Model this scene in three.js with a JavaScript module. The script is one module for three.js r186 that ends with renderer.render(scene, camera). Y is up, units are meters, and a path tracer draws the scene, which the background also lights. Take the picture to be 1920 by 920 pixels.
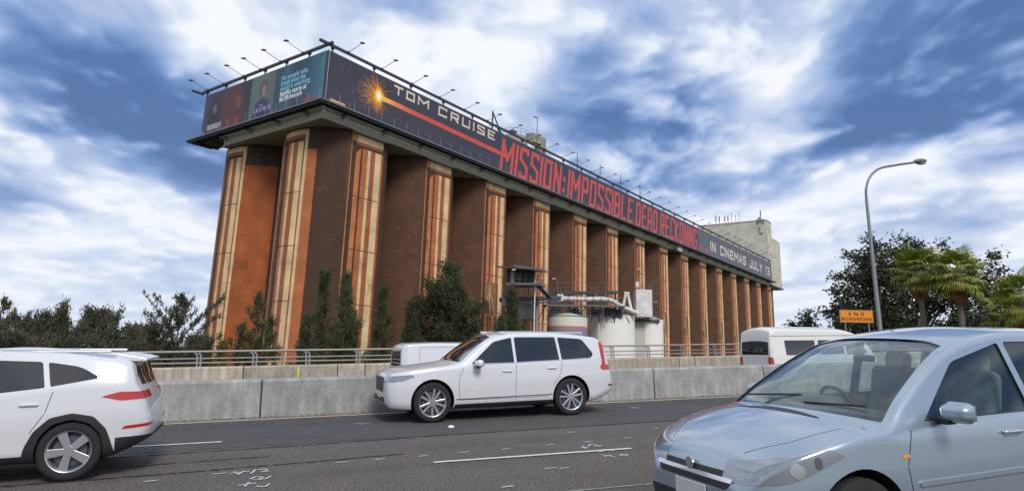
import * as THREE from 'three';
import { mergeGeometries, toCreasedNormals } from 'three/addons/utils/BufferGeometryUtils.js';
import { RoundedBoxGeometry } from 'three/addons/geometries/RoundedBoxGeometry.js';
import { Brush, Evaluator, SUBTRACTION, INTERSECTION } from 'three-bvh-csg';

// ---------------------------------------------------------------- camera
const scene = new THREE.Scene();
const V3 = (x, y, z) => new THREE.Vector3(x, y, z);
const rad = THREE.MathUtils.degToRad;
// the road climbs 4.4 % to the right: RX along it, RY off its surface, RZ towards the near roadside
const RX = V3(0.93653013, 0.04388909, -0.34782907), RY = V3(-0.0411431, 0.99903641, 0.01528063), RZ = V3(0.34816456, 0, 0.93743343);
const EYE = 1.42;
const camera = new THREE.PerspectiveCamera(2 * THREE.MathUtils.radToDeg(Math.atan(522 / 1218.36)), 1920 / 1044, 0.1, 4000);
camera.setViewOffset(1920, 1044, 0, 124, 1920, 920);
camera.position.copy(RY).multiplyScalar(EYE);
camera.rotation.order = 'YXZ';
camera.rotation.set(rad(12.411), 0, rad(1.693));
camera.updateMatrixWorld();

// ---------------------------------------------------------------- sky and sun
const clamp = THREE.MathUtils.clamp, lerp = THREE.MathUtils.lerp, sstep = THREE.MathUtils.smoothstep;
function rngOf(seed) { let s = seed >>> 0; return () => { s = (s + 0x6d2b79f5) | 0; let t = Math.imul(s ^ (s >>> 15), 1 | s); t = (t + Math.imul(t ^ (t >>> 7), 61 | t)) ^ t; return ((t ^ (t >>> 14)) >>> 0) / 4294967296; }; }
const PERM = new Uint8Array(512), GR = new Float32Array(1024);
{ const r = rngOf(71); const a = Array.from({ length: 256 }, (_, i) => i); for (let i = 255; i > 0; i--) { const j = Math.floor(r() * (i + 1)); [a[i], a[j]] = [a[j], a[i]]; } for (let i = 0; i < 512; i++) PERM[i] = a[i & 255]; for (let i = 0; i < 256; i++) { const t = r() * 6.2832; GR[i * 2] = Math.cos(t); GR[i * 2 + 1] = Math.sin(t); } }
function gnoise(x, y, wrap = 256) {
  const xi = Math.floor(x), yi = Math.floor(y), fx = x - xi, fy = y - yi;
  const X0 = ((xi % wrap) + wrap) % wrap & 255, X1 = (((xi + 1) % wrap) + wrap) % wrap & 255, Y0 = ((yi % wrap) + wrap) % wrap & 255, Y1 = (((yi + 1) % wrap) + wrap) % wrap & 255;
  const u = fx * fx * fx * (fx * (fx * 6 - 15) + 10), v = fy * fy * fy * (fy * (fy * 6 - 15) + 10);
  const g = (a, b, dx, dy) => { const h = PERM[PERM[a] + b] * 2; return GR[h] * dx + GR[h + 1] * dy; };
  const a = g(X0, Y0, fx, fy), b = g(X1, Y0, fx - 1, fy), c = g(X0, Y1, fx, fy - 1), d = g(X1, Y1, fx - 1, fy - 1);
  return (a + (b - a) * u + (c - a) * v + (a - b - c + d) * u * v) * 1.5;
}
function fbm(x, y, oct, wrap = 256, gain = 0.5) { let s = 0, a = 1; for (let i = 0; i < oct; i++) { s += a * gnoise(x, y, wrap); x *= 2; y *= 2; wrap *= 2; a *= gain; x += 17; y += 31; } return s; }

const SUN_AZ = rad(160), SUN_EL = rad(42);
const sunDir = V3(Math.sin(SUN_AZ) * Math.cos(SUN_EL), Math.sin(SUN_EL), -Math.cos(SUN_AZ) * Math.cos(SUN_EL));
const SKY_GAIN = .65;
function makeSky() {
  const W = 2048, H = 1024, data = new Float32Array(W * H * 4);
  // broad banks of cloud: azimuth, elevation, two radii in degrees, tilt, amount (+ dark grey-blue bank, - bright thin cloud)
  const banks = [[-36, 21.5, 15, 5, -18, .55], [-27, 15.5, 14, 3.2, -24, .45], [-39, 9.5, 4, 1.8, -15, .5], [-20, 18, 8, 2, -22, .25], [-6, 30, 9, 4, 10, .3], [9, 20, 10, 8, 50, .36], [13, 16, 6, 3, 30, .16], [37, 23.5, 12, 4.5, 14, .75], [30, 18.2, 7, 1.8, 12, .45], [41, 19, 9, 2.6, 14, .5], [26, 14.5, 4, 1.2, 10, .22], [32, 11, 5, 1, 8, .2],
    [-1, 26, 6, 5, 30, -.45], [-15, 24, 9, 3.5, -15, -.3], [-36, 7.5, 9, 2.6, -10, -.42], [-28, 10.5, 7, 2, -20, -.25], [23.5, 22, 4.5, 4.5, 40, -.5], [20, 17, 6, 1.6, 12, -.45], [33, 15.2, 9, 1.2, 12, -.3], [24, 8, 14, 4, 5, -.25], [2, 13, 8, 4, -20, -.1]].map((b) => [...b, Math.cos(rad(b[4])), Math.sin(rad(b[4]))]);
  for (let j = 0; j < H; j++) {
    const el = ((j + .5) / H - .5) * Math.PI, y = Math.sin(el), ce = Math.cos(el);
    for (let i = 0; i < W; i++) {
      const ro = ((i + .5) / W - .5) * 2 * Math.PI, dx = Math.cos(ro) * ce, dz = Math.sin(ro) * ce, o = (j * W + i) * 4;
      if (y < -0.02) { data[o] = .10; data[o + 1] = .10; data[o + 2] = .10; data[o + 3] = 1; continue; }
      const k = 1 / (Math.max(y, 0) + .11), px = dx * k, pz = dz * k;
      const wx = fbm(px * .8 + 3, pz * .8 + 7, 3) * .4, wz = fbm(px * .8 + 40, pz * .8 + 11, 3) * .4;
      const n1 = fbm(px * .8 + wx + 11, pz * .55 + wz + 5, 5, 256, .5);
      // broken altocumulus: billows with firm upper edges, finer towards the horizon
      const q1 = fbm(px * 3.1 + wx * 1.5 + 60, pz * 2.2 + wz * 1.5 + 90, 5, 256, .55), q2 = fbm(px * 7.5 + q1 * .6 + 10, pz * 5.0 + 70, 4, 256, .55);
      const n2 = q1 * .75 + q2 * .45 - Math.abs(q1 + q2 * .5) * .35 + .08;
      const az = Math.atan2(dx, -dz) * 57.2958, e = el * 57.2958;
      let bank = 0;
      for (const b of banks) { let da = az - b[0]; const de = e - b[1]; const p = (da * b[6] + de * b[7]) / b[2], q = (-da * b[7] + de * b[6]) / b[3], r2 = p * p + q * q; if (r2 < 9) bank += b[5] * Math.exp(-r2); }
      // 0 = bright white cloud ... 1 = dark blue-grey bank / deep gap
      const low = sstep(e, 0, 16);
      let d = .51 + n1 * .36 + n2 * .42 + bank * .95;
      d = lerp(.42 + n1 * .16 + n2 * .26 + bank * .5, d, low);
      d = clamp(d, 0, 1.15);
      const f = sstep(d, .12, 1.02), g = sstep(d, .72, 1.15);
      let r = lerp(.84, .175, Math.pow(f, .8)), gg = lerp(.865, .30, Math.pow(f, .85)), bb = lerp(.91, .585, f);
      r = lerp(r, .088, g); gg = lerp(gg, .168, g); bb = lerp(bb, .37, g);
      const hz = Math.exp(-Math.max(e, 0) / 5) * .55;     // air thickens towards the horizon
      r = lerp(r, .70, hz); gg = lerp(gg, .76, hz); bb = lerp(bb, .86, hz);
      data[o] = r * SKY_GAIN; data[o + 1] = gg * SKY_GAIN; data[o + 2] = bb * SKY_GAIN; data[o + 3] = 1;
    }
  }
  const t = new THREE.DataTexture(data, W, H, THREE.RGBAFormat, THREE.FloatType);
  t.mapping = THREE.EquirectangularReflectionMapping; t.magFilter = THREE.LinearFilter; t.minFilter = THREE.LinearFilter; t.needsUpdate = true;
  return t;
}
scene.background = scene.environment = makeSky();
const sun = new THREE.DirectionalLight(new THREE.Color(1, .955, .89), 1.5);
sun.position.copy(sunDir).multiplyScalar(300).add(V3(30, 0, -80));
sun.target.position.set(30, 0, -80);
sun.castShadow = true; sun.shadow.radius = 34; sun.shadow.mapSize.set(4096, 4096);
Object.assign(sun.shadow.camera, { left: -200, right: 200, top: 160, bottom: -160, near: 1, far: 700 });
sun.name = 'sun'; scene.add(sun, sun.target);
const renderer = new THREE.WebGLRenderer({ antialias: true });
renderer.setSize(1024, 490);
renderer.toneMapping = THREE.LinearToneMapping; renderer.toneMappingExposure = 1.7;
renderer.shadowMap.enabled = true; renderer.shadowMap.type = THREE.PCFSoftShadowMap;

// ---------------------------------------------------------------- helpers
const taken = new Map();
function numbered(name) { const n = taken.get(name) ?? 0; taken.set(name, n + 1); return n ? name + '_' + String(n).padStart(3, '0') : name; }
function shade(o) { o.traverse((m) => { if (m.isMesh) { m.castShadow = true; m.receiveShadow = true; } }); return o; }
function tag(o, label, category, group, kind) { if (label) o.userData.label = label; if (category) o.userData.category = category; if (group) o.userData.group = group; if (kind) o.userData.kind = kind; return o; }
function prep(g) { let h = g.index ? g.toNonIndexed() : g; for (const k of Object.keys(h.attributes)) if (!['position', 'normal', 'uv', 'color'].includes(k)) h.deleteAttribute(k); if (!h.attributes.normal) h.computeVertexNormals(); return h; }
// uv in metres from the dominant axis of each face's normal
function metric(g, scale = 1) {
  const p = g.attributes.position, n = g.attributes.normal, uv = new Float32Array(p.count * 2);
  for (let i = 0; i < p.count; i++) {
    const ax = Math.abs(n.getX(i)), ay = Math.abs(n.getY(i)), az = Math.abs(n.getZ(i));
    let u, v;
    if (ay >= ax && ay >= az) { u = p.getX(i); v = p.getZ(i); } else if (ax >= az) { u = p.getZ(i); v = p.getY(i); } else { u = p.getX(i); v = p.getY(i); }
    uv[i * 2] = u * scale; uv[i * 2 + 1] = v * scale;
  }
  g.setAttribute('uv', new THREE.BufferAttribute(uv, 2));
  return g;
}
function join(geos) { const a = (Array.isArray(geos) ? geos : [geos]).map(prep); const hasC = a.every((g) => g.attributes.color); for (const g of a) { if (!hasC && g.attributes.color) g.deleteAttribute('color'); if (!g.attributes.uv) metric(g); } return a.length === 1 ? a[0] : mergeGeometries(a, false); }
function obj(name, geos, mat, parent = scene, uvm = true) {
  const g = join(geos); if (uvm) metric(g);
  const m = new THREE.Mesh(g, mat); m.name = parent === scene ? numbered(name) : name; m.castShadow = m.receiveShadow = true; parent.add(m); return m;
}
function inst(name, geo, mat, parent) { const m = new THREE.Mesh(geo, mat); m.name = parent === scene ? numbered(name) : name; m.castShadow = m.receiveShadow = true; parent.add(m); return m; }
function thing(name, label, category, group) { const o = new THREE.Group(); o.name = numbered(name); scene.add(o); return tag(o, label, category, group); }
function struct(name, geos, mat, uvm = true) { const m = obj(name, geos, mat, scene, uvm); m.userData.kind = 'structure'; return m; }
function box(w, h, d, x = 0, y = 0, z = 0, ry = 0) { const g = new THREE.BoxGeometry(w, h, d); if (ry) g.rotateY(ry); return g.translate(x, y, z); }
function rbox(w, h, d, r, x = 0, y = 0, z = 0, seg = 2) { return new RoundedBoxGeometry(w, h, d, seg, r).translate(x, y, z); }
function bar(a, b, r, seg = 6, r2 = r) {
  const d = V3().subVectors(b, a), L = d.length(), g = new THREE.CylinderGeometry(r2, r, L, seg, 1, false);
  g.translate(0, L / 2, 0); g.applyQuaternion(new THREE.Quaternion().setFromUnitVectors(V3(0, 1, 0), d.normalize())); return g.translate(a.x, a.y, a.z);
}
function beam(a, b, w, h) {   // square bar, h measured upwards
  const d = V3().subVectors(b, a), L = d.length(), g = new THREE.BoxGeometry(w, h, L);
  const m = new THREE.Matrix4().lookAt(b, a, V3(0, 1, 0)); g.applyMatrix4(m); const c = V3().addVectors(a, b).multiplyScalar(.5); return g.translate(c.x, c.y, c.z);
}
function cyl(r1, r2, h, x, y, z, seg = 24, open = false) { return new THREE.CylinderGeometry(r2, r1, h, seg, 1, open).translate(x, y + h / 2, z); }
function tubeOf(pts, r, seg = 24, rs = 8) { return new THREE.TubeGeometry(new THREE.CatmullRomCurve3(pts), seg, r, rs, false); }
function extrude(pts, depth, bevel = 0) { const s = new THREE.Shape(pts.map((p) => new THREE.Vector2(p[0], p[1]))); return new THREE.ExtrudeGeometry(s, { depth, bevelEnabled: bevel > 0, bevelSize: bevel, bevelThickness: bevel, bevelSegments: 2, curveSegments: 8 }); }
// a texture of computed bytes; f(x, y) in 0..1 returns [r, g, b] 0..1 (sRGB)
function tex(w, h, f, srgb = true) {
  const d = new Uint8Array(w * h * 4);
  for (let j = 0; j < h; j++) for (let i = 0; i < w; i++) { const c = f(i / w, j / h, i, j), o = (j * w + i) * 4; d[o] = clamp(c[0], 0, 1) * 255; d[o + 1] = clamp(c[1], 0, 1) * 255; d[o + 2] = clamp(c[2], 0, 1) * 255; d[o + 3] = 255; }
  const t = new THREE.DataTexture(d, w, h); t.wrapS = t.wrapT = THREE.RepeatWrapping; t.magFilter = THREE.LinearFilter; t.minFilter = THREE.LinearMipmapLinearFilter; t.generateMipmaps = true; if (srgb) t.colorSpace = THREE.SRGBColorSpace; t.needsUpdate = true; return t;
}
function rep(t, m) { const c = t.clone(); c.repeat.set(1 / m, 1 / m); c.needsUpdate = true; return c; }
function canvasTex(w, h, draw) { const c = document.createElement('canvas'); c.width = w; c.height = h; draw(c.getContext('2d'), w, h); const t = new THREE.CanvasTexture(c); t.colorSpace = THREE.SRGBColorSpace; t.magFilter = THREE.LinearFilter; t.anisotropy = 8; return t; }
const css = (c, k = 1) => 'rgb(' + c.map((v) => Math.round(clamp(v * k, 0, 255))).join(',') + ')';
const lin = (r, g, b) => new THREE.Color().setRGB(r, g, b);
const std = (color, roughness = .7, extra = {}) => new THREE.MeshStandardMaterial({ color, roughness, ...extra });
// positions: on the road (along, up, across) and in the silo's own frame (along its long face, up, outwards)
const roadQ = new THREE.Quaternion().setFromRotationMatrix(new THREE.Matrix4().makeBasis(RX, RY, RZ));
const onRoad = (u, y, v) => V3().addScaledVector(RX, u).addScaledVector(RY, y).addScaledVector(RZ, -v);
function roadPlace(o, u, y, v, turn = 0) { o.position.copy(onRoad(u, y, v)); o.quaternion.copy(roadQ).multiply(new THREE.Quaternion().setFromAxisAngle(V3(0, 1, 0), turn)); return o; }
// the near carriageway falls 2 % towards the roadside, hinged at the foot of the dividing barrier
const FALL = .02, HINGE = 14.72, fallQ = new THREE.Quaternion().setFromAxisAngle(V3(1, 0, 0), FALL);
function nearPlace(o, u, y, v, turn = 0) { o.position.copy(onRoad(u, y - FALL * (HINGE - v), v)); o.quaternion.copy(roadQ).multiply(fallQ).multiply(new THREE.Quaternion().setFromAxisAngle(V3(0, 1, 0), turn)); return o; }
function nearSheet(m) { m.geometry.translate(0, 0, HINGE); m.position.copy(onRoad(0, 0, HINGE)); m.quaternion.copy(roadQ).multiply(fallQ); return m; }
const SILO0 = V3(-20.646, 0, -65.601), SILO_TURN = Math.atan2(0.80808814, 0.58906159);
function siloPlace(o, s = 0, y = 0, z = 0) { o.position.copy(V3(s, y, z).applyAxisAngle(V3(0, 1, 0), SILO_TURN).add(SILO0)); o.rotation.y = SILO_TURN; return o; }

// ---------------------------------------------------------------- shared surface textures
const concreteTex = tex(1024, 1024, (x, y, i, j) => {
  const a = fbm(x * 6, y * 6, 5, 6), b = fbm(x * 40 + 9, y * 40, 3, 40), c = fbm(x * 24 + 5, y * 3 + 2, 4, 3), r = PERM[(PERM[i & 255] + j) & 255] / 255;
  let v = .72 + a * .06 + b * .03 + c * .05 + (r - .5) * .05;
  const pit = gnoise(x * 120, y * 120, 120); if (pit > .62) v -= .13;
  const st = fbm(x * 64, y * 4 + 7, 4, 4); if (st > .25) v -= (st - .25) * .12;
  return [v, v * .985, v * .955];
});
const concreteBump = tex(512, 512, (x, y) => { const v = .5 + fbm(x * 30, y * 30, 4, 30) * .3 + (gnoise(x * 90, y * 90, 90) > .55 ? -.3 : 0); return [v, v, v]; }, false);
const asphaltGrain = tex(1024, 1024, (x, y, i, j) => {
  const r = PERM[(PERM[(i * 7 + (i >> 8) * 13) & 255] + j * 3 + (j >> 8) * 29) & 255] / 255, a = gnoise(x * 250, y * 250, 250), b = gnoise(x * 128 + 7, y * 128, 128), c = fbm(x * 8, y * 8, 4, 8);
  let v = .62 + a * .2 + b * .12 + c * .03 + (r - .5) * .22; if (a > .45 && r > .5) v += .26; if (a < -.5) v -= .14;
  return [v, v, v];
});
const asphaltBump = tex(512, 512, (x, y) => { const v = .5 + gnoise(x * 150, y * 150, 150) * .4 + gnoise(x * 70, y * 70, 70) * .2; return [v, v, v]; }, false);
const fineNoise = tex(512, 512, (x, y, i, j) => { const v = .92 + fbm(x * 10, y * 10, 5, 10) * .07 + (PERM[(PERM[i & 255] + j) & 255] / 255 - .5) * .05; return [v, v, v]; });
const M = {
  barrier: std(lin(.66, .67, .69), .92, { map: rep(concreteTex, 3.1), bumpMap: rep(concreteBump, 1.7), bumpScale: .006 }),
  barrierFar: std(lin(.92, .82, .70), .92, { map: rep(concreteTex, 4.3), bumpMap: rep(concreteBump, 1.9), bumpScale: .008 }),
  galv: std(lin(.33, .34, .35), .5, { metalness: .55, map: rep(fineNoise, .7) }),
  railTan: std(lin(.42, .37, .30), .55, { metalness: .3, map: rep(fineNoise, .5) }),
  paintLine: std(lin(.72, .70, .65), .75, { map: rep(fineNoise, .35) }),
  chalk: std(lin(.60, .60, .60), .9, { map: rep(fineNoise, .2) }),
  steelDark: std(lin(.075, .075, .08), .6, { metalness: .3, map: rep(fineNoise, .9) }),
  steelGrey: std(lin(.19, .2, .215), .55, { metalness: .35, map: rep(fineNoise, .9) }),
  cream: std(lin(.62, .56, .45), .8, { map: rep(fineNoise, 2.3) }),
  soffit: std(lin(.74, .73, .70), .85, { map: rep(concreteTex, 4) }),
  whiteTank: std(lin(.78, .76, .71), .55, { map: rep(fineNoise, 12) }),
  bark: std(lin(.12, .095, .075), .95, { map: rep(fineNoise, .5) }),
  lampGlass: std(lin(.55, .55, .52), .25, { metalness: .1 }),
};

// ---------------------------------------------------------------- ground and road
const GROUND = -7;
{
  const grassTex = tex(512, 512, (x, y, i, j) => { const a = fbm(x * 5, y * 5, 5, 5), b = gnoise(x * 90, y * 90, 90), r = PERM[(PERM[i & 255] + j) & 255] / 255; return [.33 + a * .12 + b * .05 + r * .06, .34 + a * .08 + b * .07 + r * .06, .20 + a * .06 + r * .04]; });
  const g = new THREE.PlaneGeometry(5000, 5000, 40, 40).rotateX(-Math.PI / 2).translate(0, GROUND, 0);
  struct('ground', g, std(lin(.55, .55, .5), 1, { map: rep(grassTex, 9) }));
  // far low rise closing the view on the left and behind the silos
  const hg = [];
  for (const [x, z, rx, rz, h, s] of [[-420, -620, 420, 130, 9, 1], [120, -900, 600, 160, 10, 2], [620, -660, 300, 150, 9, 3]]) {
    const p = new THREE.PlaneGeometry(rx * 2, rz * 2, 48, 24).rotateX(-Math.PI / 2), a = p.attributes.position;
    for (let i = 0; i < a.count; i++) { const u = a.getX(i) / rx, v = a.getZ(i) / rz, e = Math.max(0, 1 - u * u) * Math.max(0, 1 - v * v); a.setY(i, GROUND - 1.5 + h * e * (1 + .25 * fbm(u * 3 + s * 9, v * 2, 3))); }
    p.computeVertexNormals(); hg.push(p.translate(x, 0, z));
  }
  struct('hills', hg, std(lin(.06, .075, .045), 1, { map: rep(grassTex, 40) }));
}
{
  const U0 = -90, U1 = 170;
  const mk = (u0, u1, y0, y1, v0, v1) => box(u1 - u0, y1 - y0, v1 - v0, (u0 + u1) / 2, (y0 + y1) / 2, -(v0 + v1) / 2);
  const em = struct('road_embankment', [mk(U0, U1, -16, -.66, -14, 15.05), mk(U0, U1, -16, -.33, 15.05, 24.9)], std(lin(.3, .29, .27), .95, { map: rep(concreteTex, 5) }));
  roadPlace(em, 0, 0, 0);
  const sheet = (name, v0, v1, y, col, seed, step = .5, u0 = U0, u1 = U1) => {
    const nu = Math.round((u1 - u0) / step), nv = Math.max(2, Math.round((v1 - v0) / .4));
    const g = new THREE.PlaneGeometry(u1 - u0, v1 - v0, nu, nv).rotateX(-Math.PI / 2).translate((u0 + u1) / 2, y, -(v0 + v1) / 2), p = g.attributes.position, c = new Float32Array(p.count * 3);
    for (let i = 0; i < p.count; i++) {
      const u = p.getX(i), v = -p.getZ(i);
      let k = 1 + fbm(u * .12 + seed * 7, v * .9 + seed, 4) * .09 + fbm(u * .5 + seed * 3, v * 2.3, 3) * .05;
      const t = fbm(u * .03 + seed, v * 1.6 + 50, 4); if (t > .2) k -= (t - .2) * .14;
      for (const lc of [6.9, 10.2, 13.5]) { const d = (v - lc) / .3, oil = fbm(u * .35 + lc * 5, v * 1.5, 3); if (oil > -.05) k -= .13 * Math.exp(-d * d) * Math.min(1, (oil + .05) * 3); }   // dripped oil down the middle of each lane
      for (let j = 0; j < 3; j++) c[i * 3 + j] = col[j] * k;
    }
    g.setAttribute('color', new THREE.BufferAttribute(c, 3));
    const m = struct(name, g, new THREE.MeshStandardMaterial({ vertexColors: true, roughness: .93, map: rep(asphaltGrain, 4.7), bumpMap: rep(asphaltBump, 1.3), bumpScale: .004 }));
    return v0 < 15 ? nearSheet(m) : roadPlace(m, 0, 0, 0);
  };
  sheet('road', -14, 11.3, 0, [.285, .236, .206], 1);
  sheet('road_resurfaced_lane', 11.3, 14.72, .004, [.185, .177, .173], 2);
  sheet('road_opposite', 15.3, 24.2, -.31, [.20, .185, .175], 3, 1.5);
  const flat = (u0, u1, v0, v1, y = .009) => new THREE.PlaneGeometry(u1 - u0, v1 - v0, Math.max(1, Math.round((u1 - u0) / 2)), 1).rotateX(-Math.PI / 2).translate((u0 + u1) / 2, y, -(v0 + v1) / 2);
  const gut = struct('gutter', flat(U0, U1, 14.72, 15.05, .006), std(lin(.42, .37, .31), .95, { map: rep(concreteTex, 1.3) })); roadPlace(gut, 0, 0, 0);
  const el = struct('edge_line', flat(U0, U1, 14.585, 14.685), std(lin(.68, .58, .44), .8, { map: rep(fineNoise, .35) })); nearSheet(el);
  const rr = rngOf(5);
  // worn-edged painted strokes as thin ribbons
  const ribbon = (pts, w, y, jag = .012) => {
    const pos = [], idx = []; let n = 0;
    for (let k = 0; k < pts.length - 1; k++) {
      const [ax, ay] = pts[k], [bx, by] = pts[k + 1], L = Math.hypot(bx - ax, by - ay), m = Math.max(2, Math.ceil(L / .06)), nx = -(by - ay) / L, ny = (bx - ax) / L;
      for (let i = 0; i <= m; i++) { const t = i / m, x = ax + (bx - ax) * t, v = ay + (by - ay) * t, a = w / 2 + (rr() - .5) * jag, b = w / 2 + (rr() - .5) * jag; pos.push(x + nx * a, y, -(v + ny * a), x - nx * b, y, -(v - ny * b)); if (i) idx.push(n - 2, n - 1, n, n, n - 1, n + 1); n += 2; }
    }
    const g = new THREE.BufferGeometry(); g.setAttribute('position', new THREE.Float32BufferAttribute(pos, 3)); g.setIndex(idx); g.computeVertexNormals();
    const nn = g.attributes.normal; for (let i = 0; i < nn.count; i++) nn.setXYZ(i, 0, 1, 0);
    return g;
  };
  for (const [u, v] of [[-3.5, 12.0], [-15.5, 12.0], [20.9, 12.0], [2.25, 8.97], [-9.9, 9.0], [14.3, 8.85], [26, 8.8]]) { const m = struct('lane_line', ribbon([[u, v], [u + 3.0, v - .08]], .09, .012), M.paintLine); nearSheet(m); }
  for (const v of [18.4, 21.4]) for (let u = -30; u < 60; u += 12) { const m = struct('lane_line', ribbon([[u, v], [u + 3, v]], .1, -.302), M.paintLine); roadPlace(m, 0, 0, 0); }
  const tar = std(lin(.035, .03, .028), .8);
  for (const p of [[[-14, 9.0], [-6, 9.4], [-.9, 9.55], [.8, 9.67], [2.0, 9.78]], [[-14, 9.9], [-3, 10.22], [.2, 10.31]], [[-30, 11.2], [-4, 11.02], [.4, 11.09], [3.4, 11.25], [12, 11.32], [40, 11.32]]]) { const m = struct('tar_line', ribbon(p, .045, .0085, .045), tar); nearSheet(m); }
  const old = std(lin(.36, .34, .32), .9, { map: rep(fineNoise, .2) });
  const thin = struct('old_line', ribbon([[2.9, 6.86], [4.25, 6.82], [9, 6.75]], .03, .0085, .02), old); nearSheet(thin);
  const tabs = [[-.4, 9.29], [1.08, 9.45], [1.61, 9.47], [2.22, 9.47], [2.83, 9.53], [3.49, 9.54], [4.24, 9.63], [4.92, 9.66], [5.67, 9.75], [6.4, 9.8], [-1.15, 9.15], [3.53, 8.03], [5.1, 10.66], [6.7, 10.5], [7.3, 9.9], [2.67, 7.29], [3.7, 7.97], [-1.3, 8.3]];
  for (const [u, v] of tabs) { const m = struct('survey_dash', ribbon([[u - .06, v], [u + .06 + rr() * .05, v + .02]], .035, .0105, .015), M.chalk); nearSheet(m); }
  const chalk = (u, v, k, strokes) => { const m = struct('survey_mark', strokes.map((s) => ribbon(s.map(([x, y]) => [u + x * k, v + y * k]), .028, .0105, .012)), M.chalk); nearSheet(m); };
  chalk(-.27, 9.25, 1, [[[0, 0], [.22, .05]], [[.05, .1], [.1, -.12], [.16, .1]], [[.24, -.12], [.3, .14]], [[.33, .08], [.4, .14], [.44, .05], [.36, -.06], [.47, -.05]]]);
  chalk(-.16, 8.52, 1, [[[0, 0], [.2, .04]], [[.08, -.1], [.12, .12]], [[.12, .3], [.2, .42], [.28, .34], [.22, .24], [.14, .3]], [[.22, .22], [.32, .26], [.36, .38]], [[.2, -.12], [.3, -.2], [.34, -.05]]]);
  chalk(4.55, 9.2, 1, [[[0, 0], [.18, .05]], [[.06, -.08], [.12, .16]], [[.2, .1], [.3, .24], [.36, .12], [.26, .06]], [[.3, .02], [.42, .1]]]);
  chalk(4.55, 8.47, 1, [[[0, 0], [.16, .06]], [[.04, .14], [.14, -.08]], [[.26, 0], [.34, .08], [.38, -.02], [.3, -.06], [.26, 0]], [[.1, .34], [.3, .42], [.36, .34]]]);
  chalk(7.9, 13.4, 1, [[[0, 0], [.24, .02]], [[.1, .12], [.26, -.14]], [[.16, .1], [.22, -.1]]]);
  chalk(1.75, 13.2, 1, [[[0, 0], [.1, .08], [.16, .0]], [[.1, -.06], [.3, 0]]]);
  const stud = thing('road_stud', 'small round white road stud on the dark lane beside the white SUV', 'road stud');
  const dome = new THREE.SphereGeometry(.055, 14, 6, 0, 6.2832, 0, Math.PI / 2).scale(1, .55, 1).translate(0, .012, 0);
  obj('dome', dome, std(lin(.85, .85, .83), .3), stud); obj('base', cyl(.065, .06, .014, 0, 0, 0, 16), std(lin(.5, .5, .5), .6), stud); nearPlace(stud, 3.34, .009, 12.03);
}
// grit and leaf litter blown against the foot of the dividing barrier
{
  const r = rngOf(52), n = 2600, g = new THREE.IcosahedronGeometry(1, 0), m = new THREE.InstancedMesh(g, std(0xffffff, .95), n), q = new THREE.Object3D();
  for (let i = 0; i < n; i++) { const u = -14 + r() * 50, bank = .5 + .5 * Math.sin(u * .9) * Math.sin(u * .37 + 2); q.position.set(u, .012, -(15.045 - Math.pow(r(), 2.2) * .26 * (.4 + bank))); const s = .006 + r() * r() * .022; q.scale.set(s * (1 + r() * 1.4), s * .6, s); q.rotation.set(r(), r() * 6, r()); q.updateMatrix(); m.setMatrixAt(i, q.matrix); const k = .5 + r() * .9; m.setColorAt(i, lin(.20 * k, .155 * k, .11 * k)); }
  m.name = 'grit'; tag(m, 'brown grit and litter along the foot of the grey barrier', 'grit', null, 'stuff'); scene.add(m); roadPlace(m, 0, 0, 0);
}
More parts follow.
